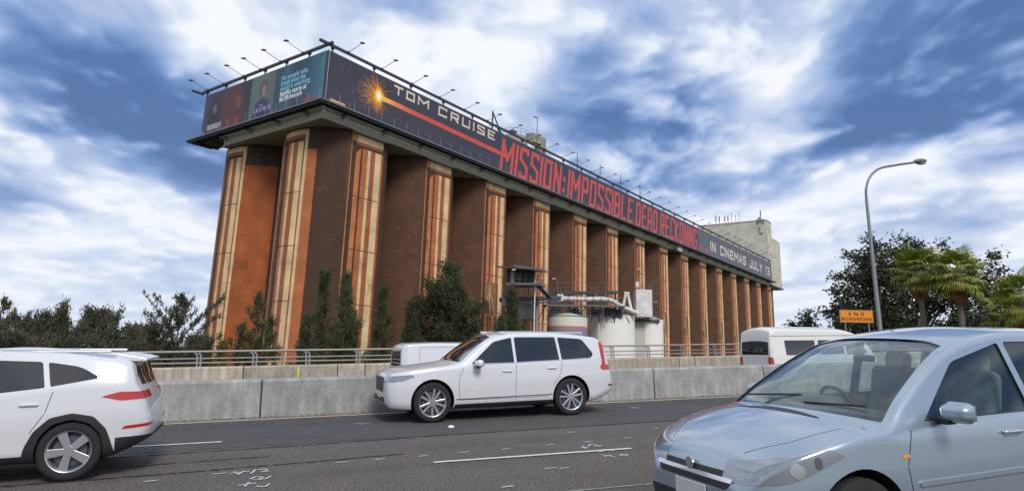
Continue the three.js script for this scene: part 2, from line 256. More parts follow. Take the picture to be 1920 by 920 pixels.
// ---------------------------------------------------------------- barriers and railing
{
  const prof = (y0, y1, b, t) => [[-b, y0], [b, y0], [b, y0 + .1], [t + .02, y1 - .05], [t - .02, y1], [-t + .02, y1], [-t - .02, y1 - .05], [-b, y0 + .1]];
  const panel = (L, y0, y1, b, t) => { const g = extrude(prof(y0, y1, b, t), L - .05, .008); g.rotateY(Math.PI / 2).translate(.025, 0, 0); return metric(toCreasedNormals(prep(g), .5)); };
  const near = thing('concrete_barrier', 'grey concrete road barrier dividing the two carriageways', 'barrier'); roadPlace(near, 0, 0, 15.22);
  const n1 = [-90, -54, -36, -20, -14.3, -9.5, -4.7, .06, 4.86, 9.66, 13.26, 18.1, 22.9, 30, 45, 70, 110, 169], rv = rngOf(8);
  const tones = [1, .93, 1.05].map((k) => { const m = M.barrier.clone(); m.color.multiplyScalar(k); return m; });
  for (let i = 0; i < n1.length - 1; i++) { const g = panel(n1[i + 1] - n1[i], -.35, .775, .17, .12); const uv = g.attributes.uv; for (let k = 0; k < uv.count; k++) uv.setX(k, uv.getX(k) + i * 1.37); const m = inst('panel', g, tones[i % 3], near); m.position.x = n1[i]; }
  obj('added_dark_core', extrude(prof(-.34, .75, .15, .10), 258, 0).rotateY(Math.PI / 2).translate(-89, 0, 0), std(lin(.05, .05, .048), .95), near);  // near-black core added inside so the gaps between panels read dark
  const far = thing('concrete_barrier', 'beige weathered concrete parapet under the railing on the far side', 'barrier'); roadPlace(far, 0, 0, 24.2);
  obj('added_dark_core', extrude(prof(-.39, .80, .18, .14), 258, 0).rotateY(Math.PI / 2).translate(-89, 0, 0), std(lin(.05, .05, .048), .95), far);  // same added core, its dark colour shading the parapet panel gaps
  const n2 = [-90, -50, -30, -21, -15, -9.5, -4.4, -.51, 2.55, 3.5, 7.4, 11.5, 16.7, 17.5, 20.05, 24, 29, 40, 60, 100, 169];
  const tf = [1, .9, 1.04, .84].map((k) => { const m = M.barrierFar.clone(); m.color.multiplyScalar(k); return m; });
  for (let i = 0; i < n2.length - 1; i++) { const g = panel(n2[i + 1] - n2[i], -.4, .83, .2, .16); const uv = g.attributes.uv; for (let k = 0; k < uv.count; k++) uv.setXY(k, uv.getX(k) + i * .77, uv.getY(k) + i * .31); const m = inst('panel', g, tf[i % 4], far); m.position.x = n2[i]; }
  const stick = thing('marker_stake', 'small yellow-green marker stuck up against the beige parapet', 'marker');
  obj('stake', extrude([[0, 0], [.05, 0], [.062, .3], [.03, .36], [.012, .3]], .02, .004), std(lin(.62, .66, .05), .6), stick); roadPlace(stick, 1.2, .43, 23.95);
  // railing on the parapet: cranked twin-plate posts and three rails
  const rail = thing('parapet_railing', 'steel railing with three rails and cranked posts on top of the beige parapet', 'railing'); roadPlace(rail, 0, .83, 24.2);
  const pl = (x) => { const s = [[0, 0], [.05, 0], [.05, .34], [.02, .43], [-.06, .50], [-.09, .47], [-.02, .40], [0, .33]]; const g = extrude(s.map(([a, b]) => [a, b]), .014, .002); g.rotateY(0); return g.translate(x, 0, 0); };
  const pg = metric(join([pl(-.055), pl(.055), box(.2, .02, .16, .03, .01, .01)]));
  for (let u = -60.4; u < 120; u += 1.72) { const m = inst('post', pg, M.galv, rail); m.position.x = u; }
  for (const [y, r, dx, mat] of [[.50, .035, 0, M.railTan], [.275, .022, 0, M.galv], [.135, .022, 0, M.railTan]]) obj('rail', bar(V3(-88, y, .0), V3(168, y, .0), r, 8), mat, rail);
}

// ---------------------------------------------------------------- grain silo building
const SILO_R = 6.14, SILO_TOP = 25.85, SILO_H = SILO_TOP - GROUND + .5, PITCH = 12.28;
{
  const PAL = { cream: [217, 187, 142], creamD: [205, 170, 122], orange: [178, 104, 62], orangeL: [190, 116, 66], orangeB: [158, 92, 54], dark: [71, 49, 36], mid: [134, 79, 46], brown: [84, 55, 36], burnt: [158, 84, 42] };
  const W = 2048, HH = 1024, X = (phi) => ((202.5 - phi) / 360) * W, Yp = (h) => ((SILO_TOP - h) / SILO_H) * HH;
  function paint(ctx, kind, seed) {
    const r = rngOf(seed);
    const rect = (p1, p0, h1, h0, c) => { ctx.fillStyle = css(c); ctx.fillRect(X(p1), Yp(h1), X(p0) - X(p1), Yp(h0) - Yp(h1)); };
    const B = GROUND - 1, T = SILO_TOP;
    rect(200, -160, T, B, kind === 'short' ? PAL.burnt : PAL.brown);
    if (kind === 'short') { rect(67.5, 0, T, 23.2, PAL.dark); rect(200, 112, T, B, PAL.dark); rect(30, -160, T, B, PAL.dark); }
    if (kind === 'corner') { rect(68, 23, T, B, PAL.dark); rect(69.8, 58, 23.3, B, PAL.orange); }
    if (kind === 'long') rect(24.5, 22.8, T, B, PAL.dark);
    const longCol = () => {
      rect(23.4, -24.5, T, B, PAL.mid);
      for (const [a, b, c] of [[23.2, 21.9, PAL.orangeL], [21.9, 16, PAL.dark], [16, 9.5, PAL.orangeL], [9.5, 7, PAL.dark], [7, -.4, PAL.orange], [-.4, -4.5, PAL.cream], [-4.5, -11.1, PAL.orangeB], [-11.1, -20.2, PAL.cream], [-20.2, -24.5, PAL.orangeB]]) rect(a, b, 24.2, B, c);
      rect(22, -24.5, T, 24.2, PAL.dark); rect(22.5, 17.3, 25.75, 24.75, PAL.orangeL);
      rect(16.5, -22.6, 25.6, 24.8, PAL.cream); rect(16.5, -22.6, 24.8, 24.42, PAL.orangeB);
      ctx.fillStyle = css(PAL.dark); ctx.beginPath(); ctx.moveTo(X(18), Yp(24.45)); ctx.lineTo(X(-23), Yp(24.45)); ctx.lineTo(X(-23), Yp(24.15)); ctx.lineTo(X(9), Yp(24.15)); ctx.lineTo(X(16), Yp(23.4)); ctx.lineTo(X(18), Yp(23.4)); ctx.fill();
      ctx.fillStyle = css(PAL.orange, .92); for (let h = 1.2; h < 23.5; h += 1.15) ctx.fillRect(X(-21.8), Yp(h), 4, 7);
    };
    const shortCol = () => {
      for (const [a, b, c] of [[113, 109.8, PAL.creamD], [109.8, 103, PAL.mid], [103, 97.6, PAL.dark], [97.6, 92.6, PAL.orange], [92.6, 88, PAL.cream], [88, 81.4, PAL.orangeB], [81.4, 74.3, PAL.cream], [74.3, 72.5, PAL.orangeB], [72.5, 69, PAL.cream]]) rect(a, b, T, B, c);
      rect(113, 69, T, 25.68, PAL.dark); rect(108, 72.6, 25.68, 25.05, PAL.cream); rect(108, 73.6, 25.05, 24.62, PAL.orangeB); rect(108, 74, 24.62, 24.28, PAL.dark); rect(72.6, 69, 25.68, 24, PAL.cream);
      rect(113, 108, 25.6, 24.3, PAL.mid);
    };
    if (kind !== 'short') longCol();
    if (kind !== 'long' && kind !== 'mural') shortCol();
    // painted joints across the flutes
    ctx.fillStyle = 'rgba(52,34,26,.85)';
    for (const h of [18.42, 12.42, 6.42]) { if (kind !== 'short') { ctx.fillRect(X(16), Yp(h), X(-20) - X(16), 2.4); } if (kind !== 'long' && kind !== 'mural') ctx.fillRect(X(102), Yp(h), X(73) - X(102), 2.4); }
    if (kind === 'mural') {   // a generic painted panel with a loosely brushed figure
      rect(16.4, -11.8, 11.4, 6.8, [140, 98, 70]); rect(-8.5, -11.8, 11.4, 6.8, [112, 66, 38]);
      const q = (a, h) => [X(16.4 - a * 28.2), Yp(6.8 + h * 4.6)];
      const st = (pts, w, c) => { ctx.strokeStyle = css(c); ctx.lineWidth = w; ctx.lineCap = 'round'; ctx.lineJoin = 'round'; ctx.beginPath(); pts.forEach((p, i) => (i ? ctx.lineTo(...q(...p)) : ctx.moveTo(...q(...p)))); ctx.stroke(); };
      for (let i = 0; i < 26; i++) st([[.08 + r() * .25, .05 + r() * .4], [.1 + r() * .4, .04 + r() * .3]], 5, [104, 58, 34]);
      st([[.38, .82], [.42, .62], [.36, .42]], 12, [206, 168, 118]); st([[.42, .62], [.6, .45], [.72, .2], [.82, .05]], 7, [212, 176, 126]); st([[.36, .42], [.46, .25], [.44, .1]], 8, [206, 168, 118]); st([[.4, .7], [.2, .5], [.34, .46]], 6, [206, 168, 118]); st([[.36, .84], [.37, .86]], 13, [190, 148, 100]);
      rect(16.8, -12.2, 7.0, 6.75, [168, 116, 78]);
    }
    // slip-form rings, runs of dirt and rubbed paint: matter on the surface
    for (let y = 0; y < HH; y += 8) { ctx.fillStyle = 'rgba(30,18,12,' + (.05 + r() * .07) + ')'; ctx.fillRect(0, y + (r() - .5) * 3, W, 1.3); }
    for (let i = 0; i < 260; i++) { const w = 1 + r() * 5, h = 30 + r() * 240, y = r() < .4 ? r() * 60 : r() * HH; ctx.fillStyle = (r() < .6 ? 'rgba(40,26,18,' : 'rgba(225,180,130,') + (.02 + r() * .06) + ')'; ctx.fillRect(r() * W, y, w, h); }
    for (let i = 0; i < 900; i++) { ctx.fillStyle = (r() < .6 ? 'rgba(40,26,18,' : 'rgba(235,205,160,') + (.03 + r() * .05) + ')'; ctx.fillRect(r() * W, r() * HH, 8 + r() * 60, 3 + r() * 9); }
    for (let i = 0; i < 34; i++) { const x = r() * W, h = 60 + r() * 420, w = 3 + r() * 12; for (let k = 0; k < 5; k++) { ctx.fillStyle = (r() < .7 ? 'rgba(36,24,18,' : 'rgba(214,176,132,') + (.04 + r() * .06) + ')'; ctx.fillRect(x + r() * w, r() * 30, 1 + r() * w * .5, h * (.4 + r() * .6)); } }
    for (let i = 0; i < 16; i++) { ctx.fillStyle = 'rgba(' + (r() < .5 ? '110,70,46' : '60,42,33') + ',' + (.10 + r() * .12) + ')'; ctx.fillRect(r() * W, 120 + r() * HH * .8, 30 + r() * 120, 14 + r() * 60); }
    for (let i = 0; i < 70; i++) { ctx.fillStyle = 'rgba(60,38,26,.5)'; ctx.fillRect(r() * W, r() * HH, 3, 3); }
    const im = ctx.getImageData(0, 0, W, HH), d = im.data;
    for (let y = 0; y < HH; y++) for (let x = 0; x < W; x++) { const o = (y * W + x) * 4, k = 1 + fbm(x * .012 + seed, y * .014, 3) * .09 + (PERM[(PERM[x & 255] + y) & 255] / 255 - .5) * .07; d[o] *= k; d[o + 1] *= k; d[o + 2] *= k; }
    ctx.putImageData(im, 0, 0);
  }
  const ringBump = tex(64, 1024, (x, y) => { const t = (y * 128) % 1; const v = .5 + (t < .12 ? -.35 : 0) + gnoise(x * 8, y * 300, 8) * .18; return [v, v, v]; }, false);
  const mats = {};
  for (const [k, s] of [['short', 3], ['corner', 4], ['long', 5], ['long', 25], ['long', 45], ['mural', 6], ['mural', 26]]) (mats[k] ??= []).push(std(0xffffff, .88, { map: canvasTex(W, HH, (c) => paint(c, k, s)), bumpMap: ringBump, bumpScale: .02 }));
  const shellG = prep(new THREE.CylinderGeometry(SILO_R - .02, SILO_R - .02, SILO_H, 96, 1, true, rad(-202.5), Math.PI * 2)).translate(0, SILO_TOP - SILO_H / 2, 0);
  { // the painted columns of the long side stand on a flat facet
    const p = shellG.attributes.position, n = shellG.attributes.normal, zf = (SILO_R - .02) * Math.cos(rad(22.5));
    for (let i = 0; i < p.count; i += 3) { const c = (p.getZ(i) + p.getZ(i + 1) + p.getZ(i + 2)) / 3; if (c > zf + .005) for (let k = i; k < i + 3; k++) { p.setZ(k, zf); n.setXYZ(k, 0, 0, 1); } }
  }
  const b = thing('silo_building', 'long row of brown concrete grain silos painted with orange and cream columns', 'silo building'); siloPlace(b);
  for (let k = 0; k < 15; k++) for (const row of [0, 1]) {
    const kind = k === 0 ? (row ? 'short' : 'corner') : [2, 7, 8, 9, 10, 11].includes(k) ? 'mural' : 'long';
    if (row && k > 0 && k < 14) continue;   // hidden behind the front row
    const m = inst('silo', shellG, mats[kind][k % mats[kind].length], b); m.position.set(7.4 + PITCH * k, 0, -(6.5 + 12.2 * row));
  }
  // closing wall between the rows, so that no sky shows through
  obj('core_wall', box(170, SILO_H, 10, 7.4 + 86, SILO_TOP - SILO_H / 2 - .05, -13.5), std(lin(.06, .045, .035), .95), b);
  obj('core_wall', box(6, SILO_H, 12, 7.4 + 3.5, SILO_TOP - SILO_H / 2 - .06, -12.6), std(lin(.06, .045, .035), .95), b);
  // slab and corrugated fascia under the billboards
  obj('roof_slab', [box(193, .3, 19.6, 97.3, SILO_TOP + .16, -10.5)], M.soffit, b);
  const corr = (L) => { const n = Math.round(L / .3), pts = []; for (let i = 0; i <= n * 4; i++) { const q = i % 4; pts.push([(i / (n * 4)) * L, q === 0 || q === 3 ? 0 : -.06]); } const s = [...pts, [L, .15], [0, .15]]; return extrude(s, 1.62).rotateX(-Math.PI / 2); };
  const f1 = corr(178.4); const fm = std(lin(.66, .60, .48), .7, { map: rep(fineNoise, 1.9), metalness: .1 });
  const F1 = obj('fascia', f1, fm, b); F1.position.set(.72, SILO_TOP + .02, -.62); obj('fascia_corner', box(.3, 1.62, .3, .66, SILO_TOP + .83, -.72), M.cream, b);
  obj('fascia', box(.16, 1.6, 19.2, .62, SILO_TOP + .84, -10.3), M.cream, b);
  obj('fascia_flange', [box(178.4, .1, .34, 90.2, SILO_TOP + .0, -.62), box(.34, .1, 19.4, .56, SILO_TOP - .002, -10.3)], M.soffit, b);
  for (let k = 0; k < 15; k++) { const c = 7.4 + PITCH * k; obj('soffit_lip', [box(4.9, .12, .62, c, SILO_TOP - .12, -.68)], M.soffit, b); }
  for (let s = 3; s < 180; s += 6.14) { const g = beam(V3(s, SILO_TOP + .6, -.5), V3(s, SILO_TOP + 1.1, .7), .09, .09); obj('bracket', [g, box(.16, .16, 1.5, s, SILO_TOP + 1.06, .1)], M.steelDark, b); }
  for (let t = 3; t < 20; t += 5.4) { const g = beam(V3(.5, SILO_TOP + .6, -t), V3(-.7, SILO_TOP + 1.1, -t), .09, .09); obj('bracket', [g, box(1.5, .16, .16, -.1, SILO_TOP + 1.06, -t)], M.steelDark, b); }
  // end tower
  const tw = std(lin(.66, .61, .49), .85, { map: rep(fineNoise, 31) });
  const low = obj('tower', [box(15.4, 16.2, 23.4, 186.9, 34.5, -12.1)], tw, b);
  obj('tower_upper', [box(5.9, 5.2, 23.2, 182.2, 45.1 - .0, -12.15)], tw, b);
  obj('tower_coping', [box(6.1, .25, 23.4, 182.2, 47.8, -12.15)], std(lin(.22, .13, .09), .8), b);
  obj('tower_ledge', box(16.4, .35, 24, 187.4, 26.3, -12), std(lin(.2, .19, .17), .8), b);
  obj('end_wall', box(8.6, SILO_H, 20, 184.9, SILO_TOP - SILO_H / 2 - .1, -12.2), std(lin(.40, .16, .06), .85, { map: rep(concreteTex, 6) }), b);
  for (const [x, y, w, h] of [[184, 17.5, .8, 2.2], [185.6, 16.2, 1.2, .4], [184.4, 14.6, .5, .7]]) obj('wall_fitting', rbox(w, h, .6, .08, x, y, -1.9), M.steelDark, b);
  // corner stair and vents on the silo roof
  const sg = thing('hanging_sign', 'small red and white sign hung under the billboard walkway', 'sign'); siloPlace(sg, 98, 25.7, .45);
  obj('board', rbox(2.9, 1.7, .1, .03, 1.5, .85, 0), std(lin(.62, .6, .58), .6), sg);
  obj('red_band', box(2.7, .5, .03, 1.5, 1.35, .07), std(lin(.6, .05, .06), .6), sg); obj('red_band', box(.5, 1.5, .03, .35, .85, .074), std(lin(.6, .05, .06), .6), sg);
}

// ---------------------------------------------------------------- billboards
const GLYPH = {
  A: [[[0, 0], [.5, 1], [1, 0]], [[.2, .34], [.8, .34]]], a: [[[0, 0], [0, .86], [.22, 1], [.78, 1], [1, .86], [1, 0]], [[0, .38], [1, .38]]], B: [[[0, 0], [0, 1], [.85, 1], [1, .88], [1, .6], [.85, .5], [1, .4], [1, .12], [.85, 0], [0, 0]], [[0, .5], [.85, .5]]], C: [[[1, .88], [1, 1], [0, 1], [0, 0], [1, 0], [1, .12]]], D: [[[0, 0], [0, 1], [.8, 1], [1, .88], [1, .12], [.8, 0], [0, 0]]],
  E: [[[1, 1], [0, 1], [0, 0], [1, 0]], [[0, .5], [.8, .5]]], G: [[[1, .88], [1, 1], [0, 1], [0, 0], [1, 0], [1, .42], [.6, .42]]], I: [[[.5, 0], [.5, 1]]], J: [[[1, 1], [1, 0], [0, 0], [0, .3]]], K: [[[0, 0], [0, 1]], [[1, 1], [.06, .48], [1, 0]]], L: [[[0, 1], [0, 0], [1, 0]]], M: [[[0, 0], [0, 1], [.5, .38], [1, 1], [1, 0]]], N: [[[0, 0], [0, 1], [1, 0], [1, 1]]],
  O: [[[0, 0], [0, 1], [1, 1], [1, 0], [0, 0], [0, .2]]], P: [[[0, 0], [0, 1], [.85, 1], [1, .88], [1, .58], [.85, .46], [0, .46]]], R: [[[0, 0], [0, 1], [1, 1], [1, .46], [0, .46]], [[.45, .46], [1, 0]]], S: [[[1, .9], [1, 1], [0, 1], [0, .62], [1, .38], [1, 0], [0, 0], [0, .1]]], T: [[[0, 1], [1, 1]], [[.5, 1], [.5, 0]]], U: [[[0, 1], [0, 0], [1, 0], [1, 1]]], Y: [[[0, 1], [.5, .48], [1, 1]], [[.5, .48], [.5, 0]]], 1: [[[.2, .82], [.55, 1], [.55, 0]]], 3: [[[0, 1], [1, 1], [1, 0], [0, 0]], [[.3, .52], [1, .52]]], ':': [[[.5, .12], [.5, .17]], [[.5, .55], [.5, .6]]], '.': [[[.5, 0], [.5, .03]]],
};
const THIN = { I: .12, ':': .3, 1: .6, '.': .3, M: 1.35 };
{
  const B0 = 27.3, B1 = 33.4;
  // the whole long print is laid out in metres and drawn onto three vinyl panels
  const inks = { base: [60, 58, 70], base2: [92, 95, 108], red: [208, 78, 70], cream: [220, 204, 182] };
  function longPrint(ctx, w, h, s0, s1) {
    const X = (s) => ((s - s0) / (s1 - s0)) * w, Y = (y) => ((B1 - y) / (B1 - B0)) * h, ky = h / (B1 - B0), kx = w / (s1 - s0);
    ctx.fillStyle = css(s0 > 110 ? inks.base2 : inks.base); ctx.fillRect(0, 0, w, h);
    const poly = (pts, lw, c) => { // strokes as quads in metres, so both directions keep their weight
      ctx.fillStyle = css(c);
      for (let i = 0; i < pts.length - 1; i++) {
        const [ax, ay] = pts[i], [bx, by] = pts[i + 1], L = Math.hypot(bx - ax, by - ay) || 1, dx = (bx - ax) / L * lw / 2, dy = (by - ay) / L * lw / 2;
        ctx.beginPath(); ctx.moveTo(X(ax - dx - dy), Y(ay - dy + dx)); ctx.lineTo(X(ax - dx + dy), Y(ay - dy - dx)); ctx.lineTo(X(bx + dx + dy), Y(by + dy - dx)); ctx.lineTo(X(bx + dx - dy), Y(by + dy + dx)); ctx.fill();
      }
    };
    const word = (text, a, b, y0, y1, lw, c, gap, slant = 0, cond = false) => {
      let tot = 0; for (const ch of text) tot += ch === ' ' ? .7 : THIN[ch] ?? 1; tot += gap * (text.length - 1);
      const k = (b - a) / tot; let x = a;
      for (const ch of text) {
        const wd = (ch === ' ' ? .7 : THIN[ch] ?? 1) * k, gl = GLYPH[cond && ch === 'A' ? 'a' : ch];
        if (gl) for (const st of gl) poly(st.map(([p, q]) => { const yy = y0 + lw / 2 + q * (y1 - y0 - lw); return [x + lw / 2 + p * (wd - lw) + (yy - y0) * slant, yy]; }), lw, c);
        x += wd + gap * k;
      }
    };
    if (s0 < 20) {
      const r = rngOf(44), cx = 7.5, cy = 30.75;
      const g = ctx.createRadialGradient(X(cx), Y(cy), 0, X(cx), Y(cy), 2.4 * ky); g.addColorStop(0, 'rgba(255,150,40,.55)'); g.addColorStop(.4, 'rgba(190,80,25,.28)'); g.addColorStop(1, 'rgba(120,40,20,0)');
      ctx.save(); ctx.translate(X(cx), 0); ctx.scale(kx / ky, 1); ctx.translate(-X(cx), 0); ctx.fillStyle = g; ctx.fillRect(X(cx) - 3 * ky, 0, 6 * ky, h); ctx.restore();
      for (let i = 0; i < 330; i++) {
        const a = Math.PI * (.5 + r() * 1.15) + (r() < .2 ? -1 : 0), L = .5 + Math.pow(r(), 1.4) * 2.9, bend = (r() - .5) * 1.2, st = r() * .5;
        ctx.strokeStyle = 'rgba(' + (200 + r() * 55 | 0) + ',' + (90 + r() * 100 | 0) + ',' + (30 + r() * 50 | 0) + ',' + (.35 + r() * .5) + ')'; ctx.lineWidth = 1 + r() * 2.4; ctx.beginPath();
        ctx.moveTo(X(cx + Math.cos(a) * L * st), Y(cy + Math.sin(a) * L * st)); ctx.quadraticCurveTo(X(cx + Math.cos(a + bend * .4) * L * .6), Y(cy + Math.sin(a + bend * .4) * L * .6), X(cx + Math.cos(a + bend) * L), Y(clamp(cy + Math.sin(a + bend) * L * .82, B0 + .2, B1 - .1))); ctx.stroke();
      }
      for (let i = 0; i < 26; i++) { ctx.strokeStyle = 'rgba(225,120,70,.55)'; ctx.lineWidth = 2; const x = .6 + r() * 6, y = B0 + .4 + r() * 5.3; ctx.beginPath(); ctx.moveTo(X(x), Y(y)); ctx.lineTo(X(x + .12), Y(y - .35)); ctx.stroke(); }
    }
    if (s0 < 60) {
      const gr = ctx.createLinearGradient(X(8), 0, X(14), 0); gr.addColorStop(0, 'rgb(255,214,90)'); gr.addColorStop(.35, 'rgb(243,140,60)'); gr.addColorStop(1, css(inks.red)); ctx.fillStyle = gr;
      ctx.beginPath(); ctx.moveTo(X(7.8), Y(30.95)); ctx.lineTo(X(33), Y(30.55)); ctx.lineTo(X(33), Y(29.95)); ctx.lineTo(X(7.8), Y(30.35)); ctx.fill();
      if (s0 < 20) { const r = rngOf(9); ctx.fillStyle = 'rgb(255,176,40)'; star(1.25, 16); ctx.fillStyle = 'rgb(255,226,110)'; star(.9, 13); ctx.fillStyle = 'rgb(255,252,228)'; star(.58, 11);
        function star(R, n) { ctx.beginPath(); for (let i = 0; i < n * 2; i++) { const a = i / n * Math.PI, q = R * (i % 2 ? .55 : .8 + r() * .35); ctx.lineTo(X(7.6 + Math.cos(a) * q * .8), Y(30.72 + Math.sin(a) * q)); } ctx.fill(); } }
    }
    word('TOM', 9.9, 16.1, 31.88, 33.05, .27, inks.cream, .35);
    word('CRUISE', 17.9, 30.1, 31.75, 33.05, .27, inks.cream, .42);
    word('MISSION:', 31.4, 49.6, 27.75, 32.8, .62, inks.red, .26, .12, true);
    word('IMPOSSIBLE', 50.6, 75.8, 27.75, 32.8, .62, inks.red, .26, .12, true);
    word('DEAD', 77.2, 87.8, 27.75, 32.8, .62, inks.red, .26, .12, true);
    word('RECKONING', 89.4, 111.8, 27.75, 32.8, .62, inks.red, .26, .12, true);
    word('PART ONE', 113.4, 119.6, 28.2, 29.1, .18, inks.red, .3);
    word('IN CINEMAS JULY 13', 121.6, 177.6, 28.95, 31.6, .55, inks.cream, .3);
    if (s0 > 20) { poly([[31.2, 27.7], [32.2, 32.9]], .9, inks.red); }
    const r = rngOf(s0 + 3);   // vinyl seams, creases and street dirt
    for (let s = Math.ceil(s0 / 4) * 4; s < s1; s += 4) { ctx.fillStyle = 'rgba(20,20,28,.28)'; ctx.fillRect(X(s), 0, 1, h); }
    for (let i = 0; i < 300; i++) { ctx.fillStyle = (r() < .5 ? 'rgba(20,20,26,' : 'rgba(170,170,180,') + (.02 + r() * .04) + ')'; ctx.fillRect(r() * w, r() * h, 2 + r() * 5, 20 + r() * 120); }
  }
  const lb = thing('billboard', 'long dark roadside billboard with red film title and burning fuse, above the silos', 'billboard'); siloPlace(lb);
  for (const [a, b, w, h] of [[.25, 58, 2048, 512], [58.02, 113, 2048, 512], [113.02, 180, 2048, 256]]) {
    const g = new THREE.PlaneGeometry(b - a, B1 - B0).translate((a + b) / 2, (B0 + B1) / 2, .06);
    const m = obj('vinyl_panel', g, std(0xffffff, .55, { map: canvasTex(w, h, (c, W, H) => longPrint(c, W, H, a, b)) }), lb, false);
    obj('panel_back', box(b - a, B1 - B0, .1, (a + b) / 2, (B0 + B1) / 2, -.0), M.steelGrey, lb);
  }
  obj('operator_plate', rbox(2.1, .62, .06, .05, 1.75, 27.72, .12), std(lin(.72, .40, .12), .5), lb);
  const sb = thing('billboard', 'shorter teal and dark streaming advertisement billboard on the narrow end of the silos', 'billboard'); siloPlace(sb);
  const S1 = 24.6, S0 = .25;
  const print = canvasTex(2048, 512, (ctx, w, h) => {
    const X = (t) => ((S1 - t) / (S1 - S0)) * w, Y = (y) => ((B1 - y) / (B1 - B0)) * h, r = rngOf(77);
    const grad = (t1, t0, stops) => { const g = ctx.createLinearGradient(X(t1), 0, X(t0), 0); stops.forEach(([k, c]) => g.addColorStop(k, c)); ctx.fillStyle = g; ctx.fillRect(X(t1), 0, X(t0) - X(t1) + 1, h); };
    grad(25, 20, [[0, '#3f4a62'], [.4, '#3c3348'], [1, '#41323f']]); grad(20, 14.1, [[0, '#4a3238'], [.3, '#5e2f2c'], [.6, '#2f2f36'], [1, '#2b333c']]); grad(14.1, 9.2, [[0, '#5d6c68'], [.5, '#66756f'], [1, '#56655f']]); grad(9.2, 0, [[0, '#33434c'], [.25, '#3b6173'], [.4, '#2f4652'], [.65, '#33505f'], [.85, '#3f6b7c'], [1, '#4a7c8c']]);
    // plain soft colour fields where the advertisement shows portraits
    const blob = (t, y, rx, ry, c, a) => { const g = ctx.createRadialGradient(0, 0, 0, 0, 0, 1); g.addColorStop(0, 'rgba(' + c + ',' + a + ')'); g.addColorStop(.75, 'rgba(' + c + ',' + a * .85 + ')'); g.addColorStop(1, 'rgba(' + c + ',0)'); ctx.save(); ctx.translate(X(t), Y(y)); ctx.scale(rx * w / 24.35, ry * h / 6.1); ctx.fillStyle = g; ctx.fillRect(-1, -1, 2, 2); ctx.restore(); };
    blob(22, 30.2, 1.5, 2.4, '38,30,46', .9); blob(22, 31.1, .55, .75, '176,150,168', .55); blob(17, 30.6, 2.1, 2.8, '110,40,32', .6); blob(16.7, 31, .7, 1.1, '150,110,76', .5); blob(17, 28.4, 2.2, .8, '124,34,30', .75);
    blob(11.6, 28.4, 1.9, 2.1, '46,40,92', 1); blob(11.6, 28.0, 1.9, 1.6, '46,40,92', 1); blob(11.5, 31.5, .95, 1.25, '92,72,70', .85); blob(11.4, 31.2, .55, .85, '180,142,124', .75);
    ctx.textBaseline = 'alphabetic'; ctx.textAlign = 'left';
    const sx = w / 24.35, sy = h / 6.1, put = (s, t, y, size, c, f = 'bold ', wid) => { ctx.save(); ctx.translate(X(t), Y(y)); ctx.font = f + '100px sans-serif'; const k = wid ? wid * sx / ctx.measureText(s).width : size * sx / 100; ctx.scale(k, size * sy / 100); ctx.fillStyle = c; ctx.fillText(s, 0, 0); ctx.restore(); };
    const cy = '#86c9e6', wh = '#f2f2f2';
    put('For people who', 8.1, 31.62, .78, cy, 'bold ', 4.9); put('know what the', 8.1, 30.98, .78, cy, 'bold ', 4.6); put('world is watching.', 8.1, 30.34, .78, cy, 'bold ', 5.6); put('Netflix starts at', 8.1, 29.66, .8, wh, 'bold ', 4.9); put('$6.99/month', 8.1, 29.0, .8, wh, 'bold ', 4.2);
    put('NETFLIX', 3.6, 27.95, .82, '#c2302c', 'bold ', 2.4); put('WEDNESDAY', 23.3, 28.35, 1.0, '#d8d6e2', 'bold ', 3.2); put('THE', 12.2, 29.3, .32, '#d8d6e2', '', .9); ctx.font = '100px serif';
    ctx.save(); ctx.translate(X(13.2), Y(28.65)); const kk = 3.4 * sx / ctx.measureText('C R O W N').width; ctx.scale(kk, .72 * sy / 100); ctx.fillStyle = '#dcdce6'; ctx.fillText('C R O W N', 0, 0); ctx.restore();
    put('N', 20.1, 27.85, .8, '#b0302c', 'bold ', .4); ctx.fillStyle = '#3f7fc0'; ctx.fillRect(X(24.5), Y(28.4), .55 * sx, 1.0 * sy);
    for (let i = 0; i < 160; i++) { ctx.fillStyle = (r() < .5 ? 'rgba(20,20,26,' : 'rgba(190,190,200,') + (.02 + r() * .04) + ')'; ctx.fillRect(r() * w, r() * h, 2 + r() * 6, 20 + r() * 120); }
  });
  obj('vinyl_panel', new THREE.PlaneGeometry(S1 - S0, B1 - B0).rotateY(-Math.PI / 2).translate(-.06, (B0 + B1) / 2, -(S0 + S1) / 2), std(0xffffff, .55, { map: print }), sb, false);
  obj('panel_back', box(.1, B1 - B0, S1 - S0, 0, (B0 + B1) / 2, -(S0 + S1) / 2), M.steelGrey, sb);
  obj('corner_trim', box(.18, 6.2, .18, .08, 30.35, -.08), M.steelDark, lb);
  // head rail, standoffs and arms with flood lamps
  const headG = metric(join([rbox(.42, .12, .5, .05, 0, 0, 0)])), armL = 2.15;
  const armG = metric(join([bar(V3(0, 0, 0), V3(0, .5, armL), .035, 6), box(.2, .3, .2, 0, 0, 0)]));
  const headPos = V3(0, .53, armL + .16), faceG = metric(box(.32, .02, .38, 0, -.066, 0)), stubG = metric(join([box(.12, 1.1, .12, 0, -.3, 0), box(.28, .34, .34, 0, .02, 0)]));
  const lampArm = (parent, x, z, turn) => { const a = inst('lamp_arm', armG, M.steelDark, parent); a.position.set(x, 34.15, z); a.rotation.y = turn; const hd = inst('lamp_head', headG, M.steelDark, a); hd.position.copy(headPos); hd.rotation.x = .18; const fc = inst('lens', faceG, M.lampGlass, a); fc.position.copy(headPos); fc.rotation.x = .18; };
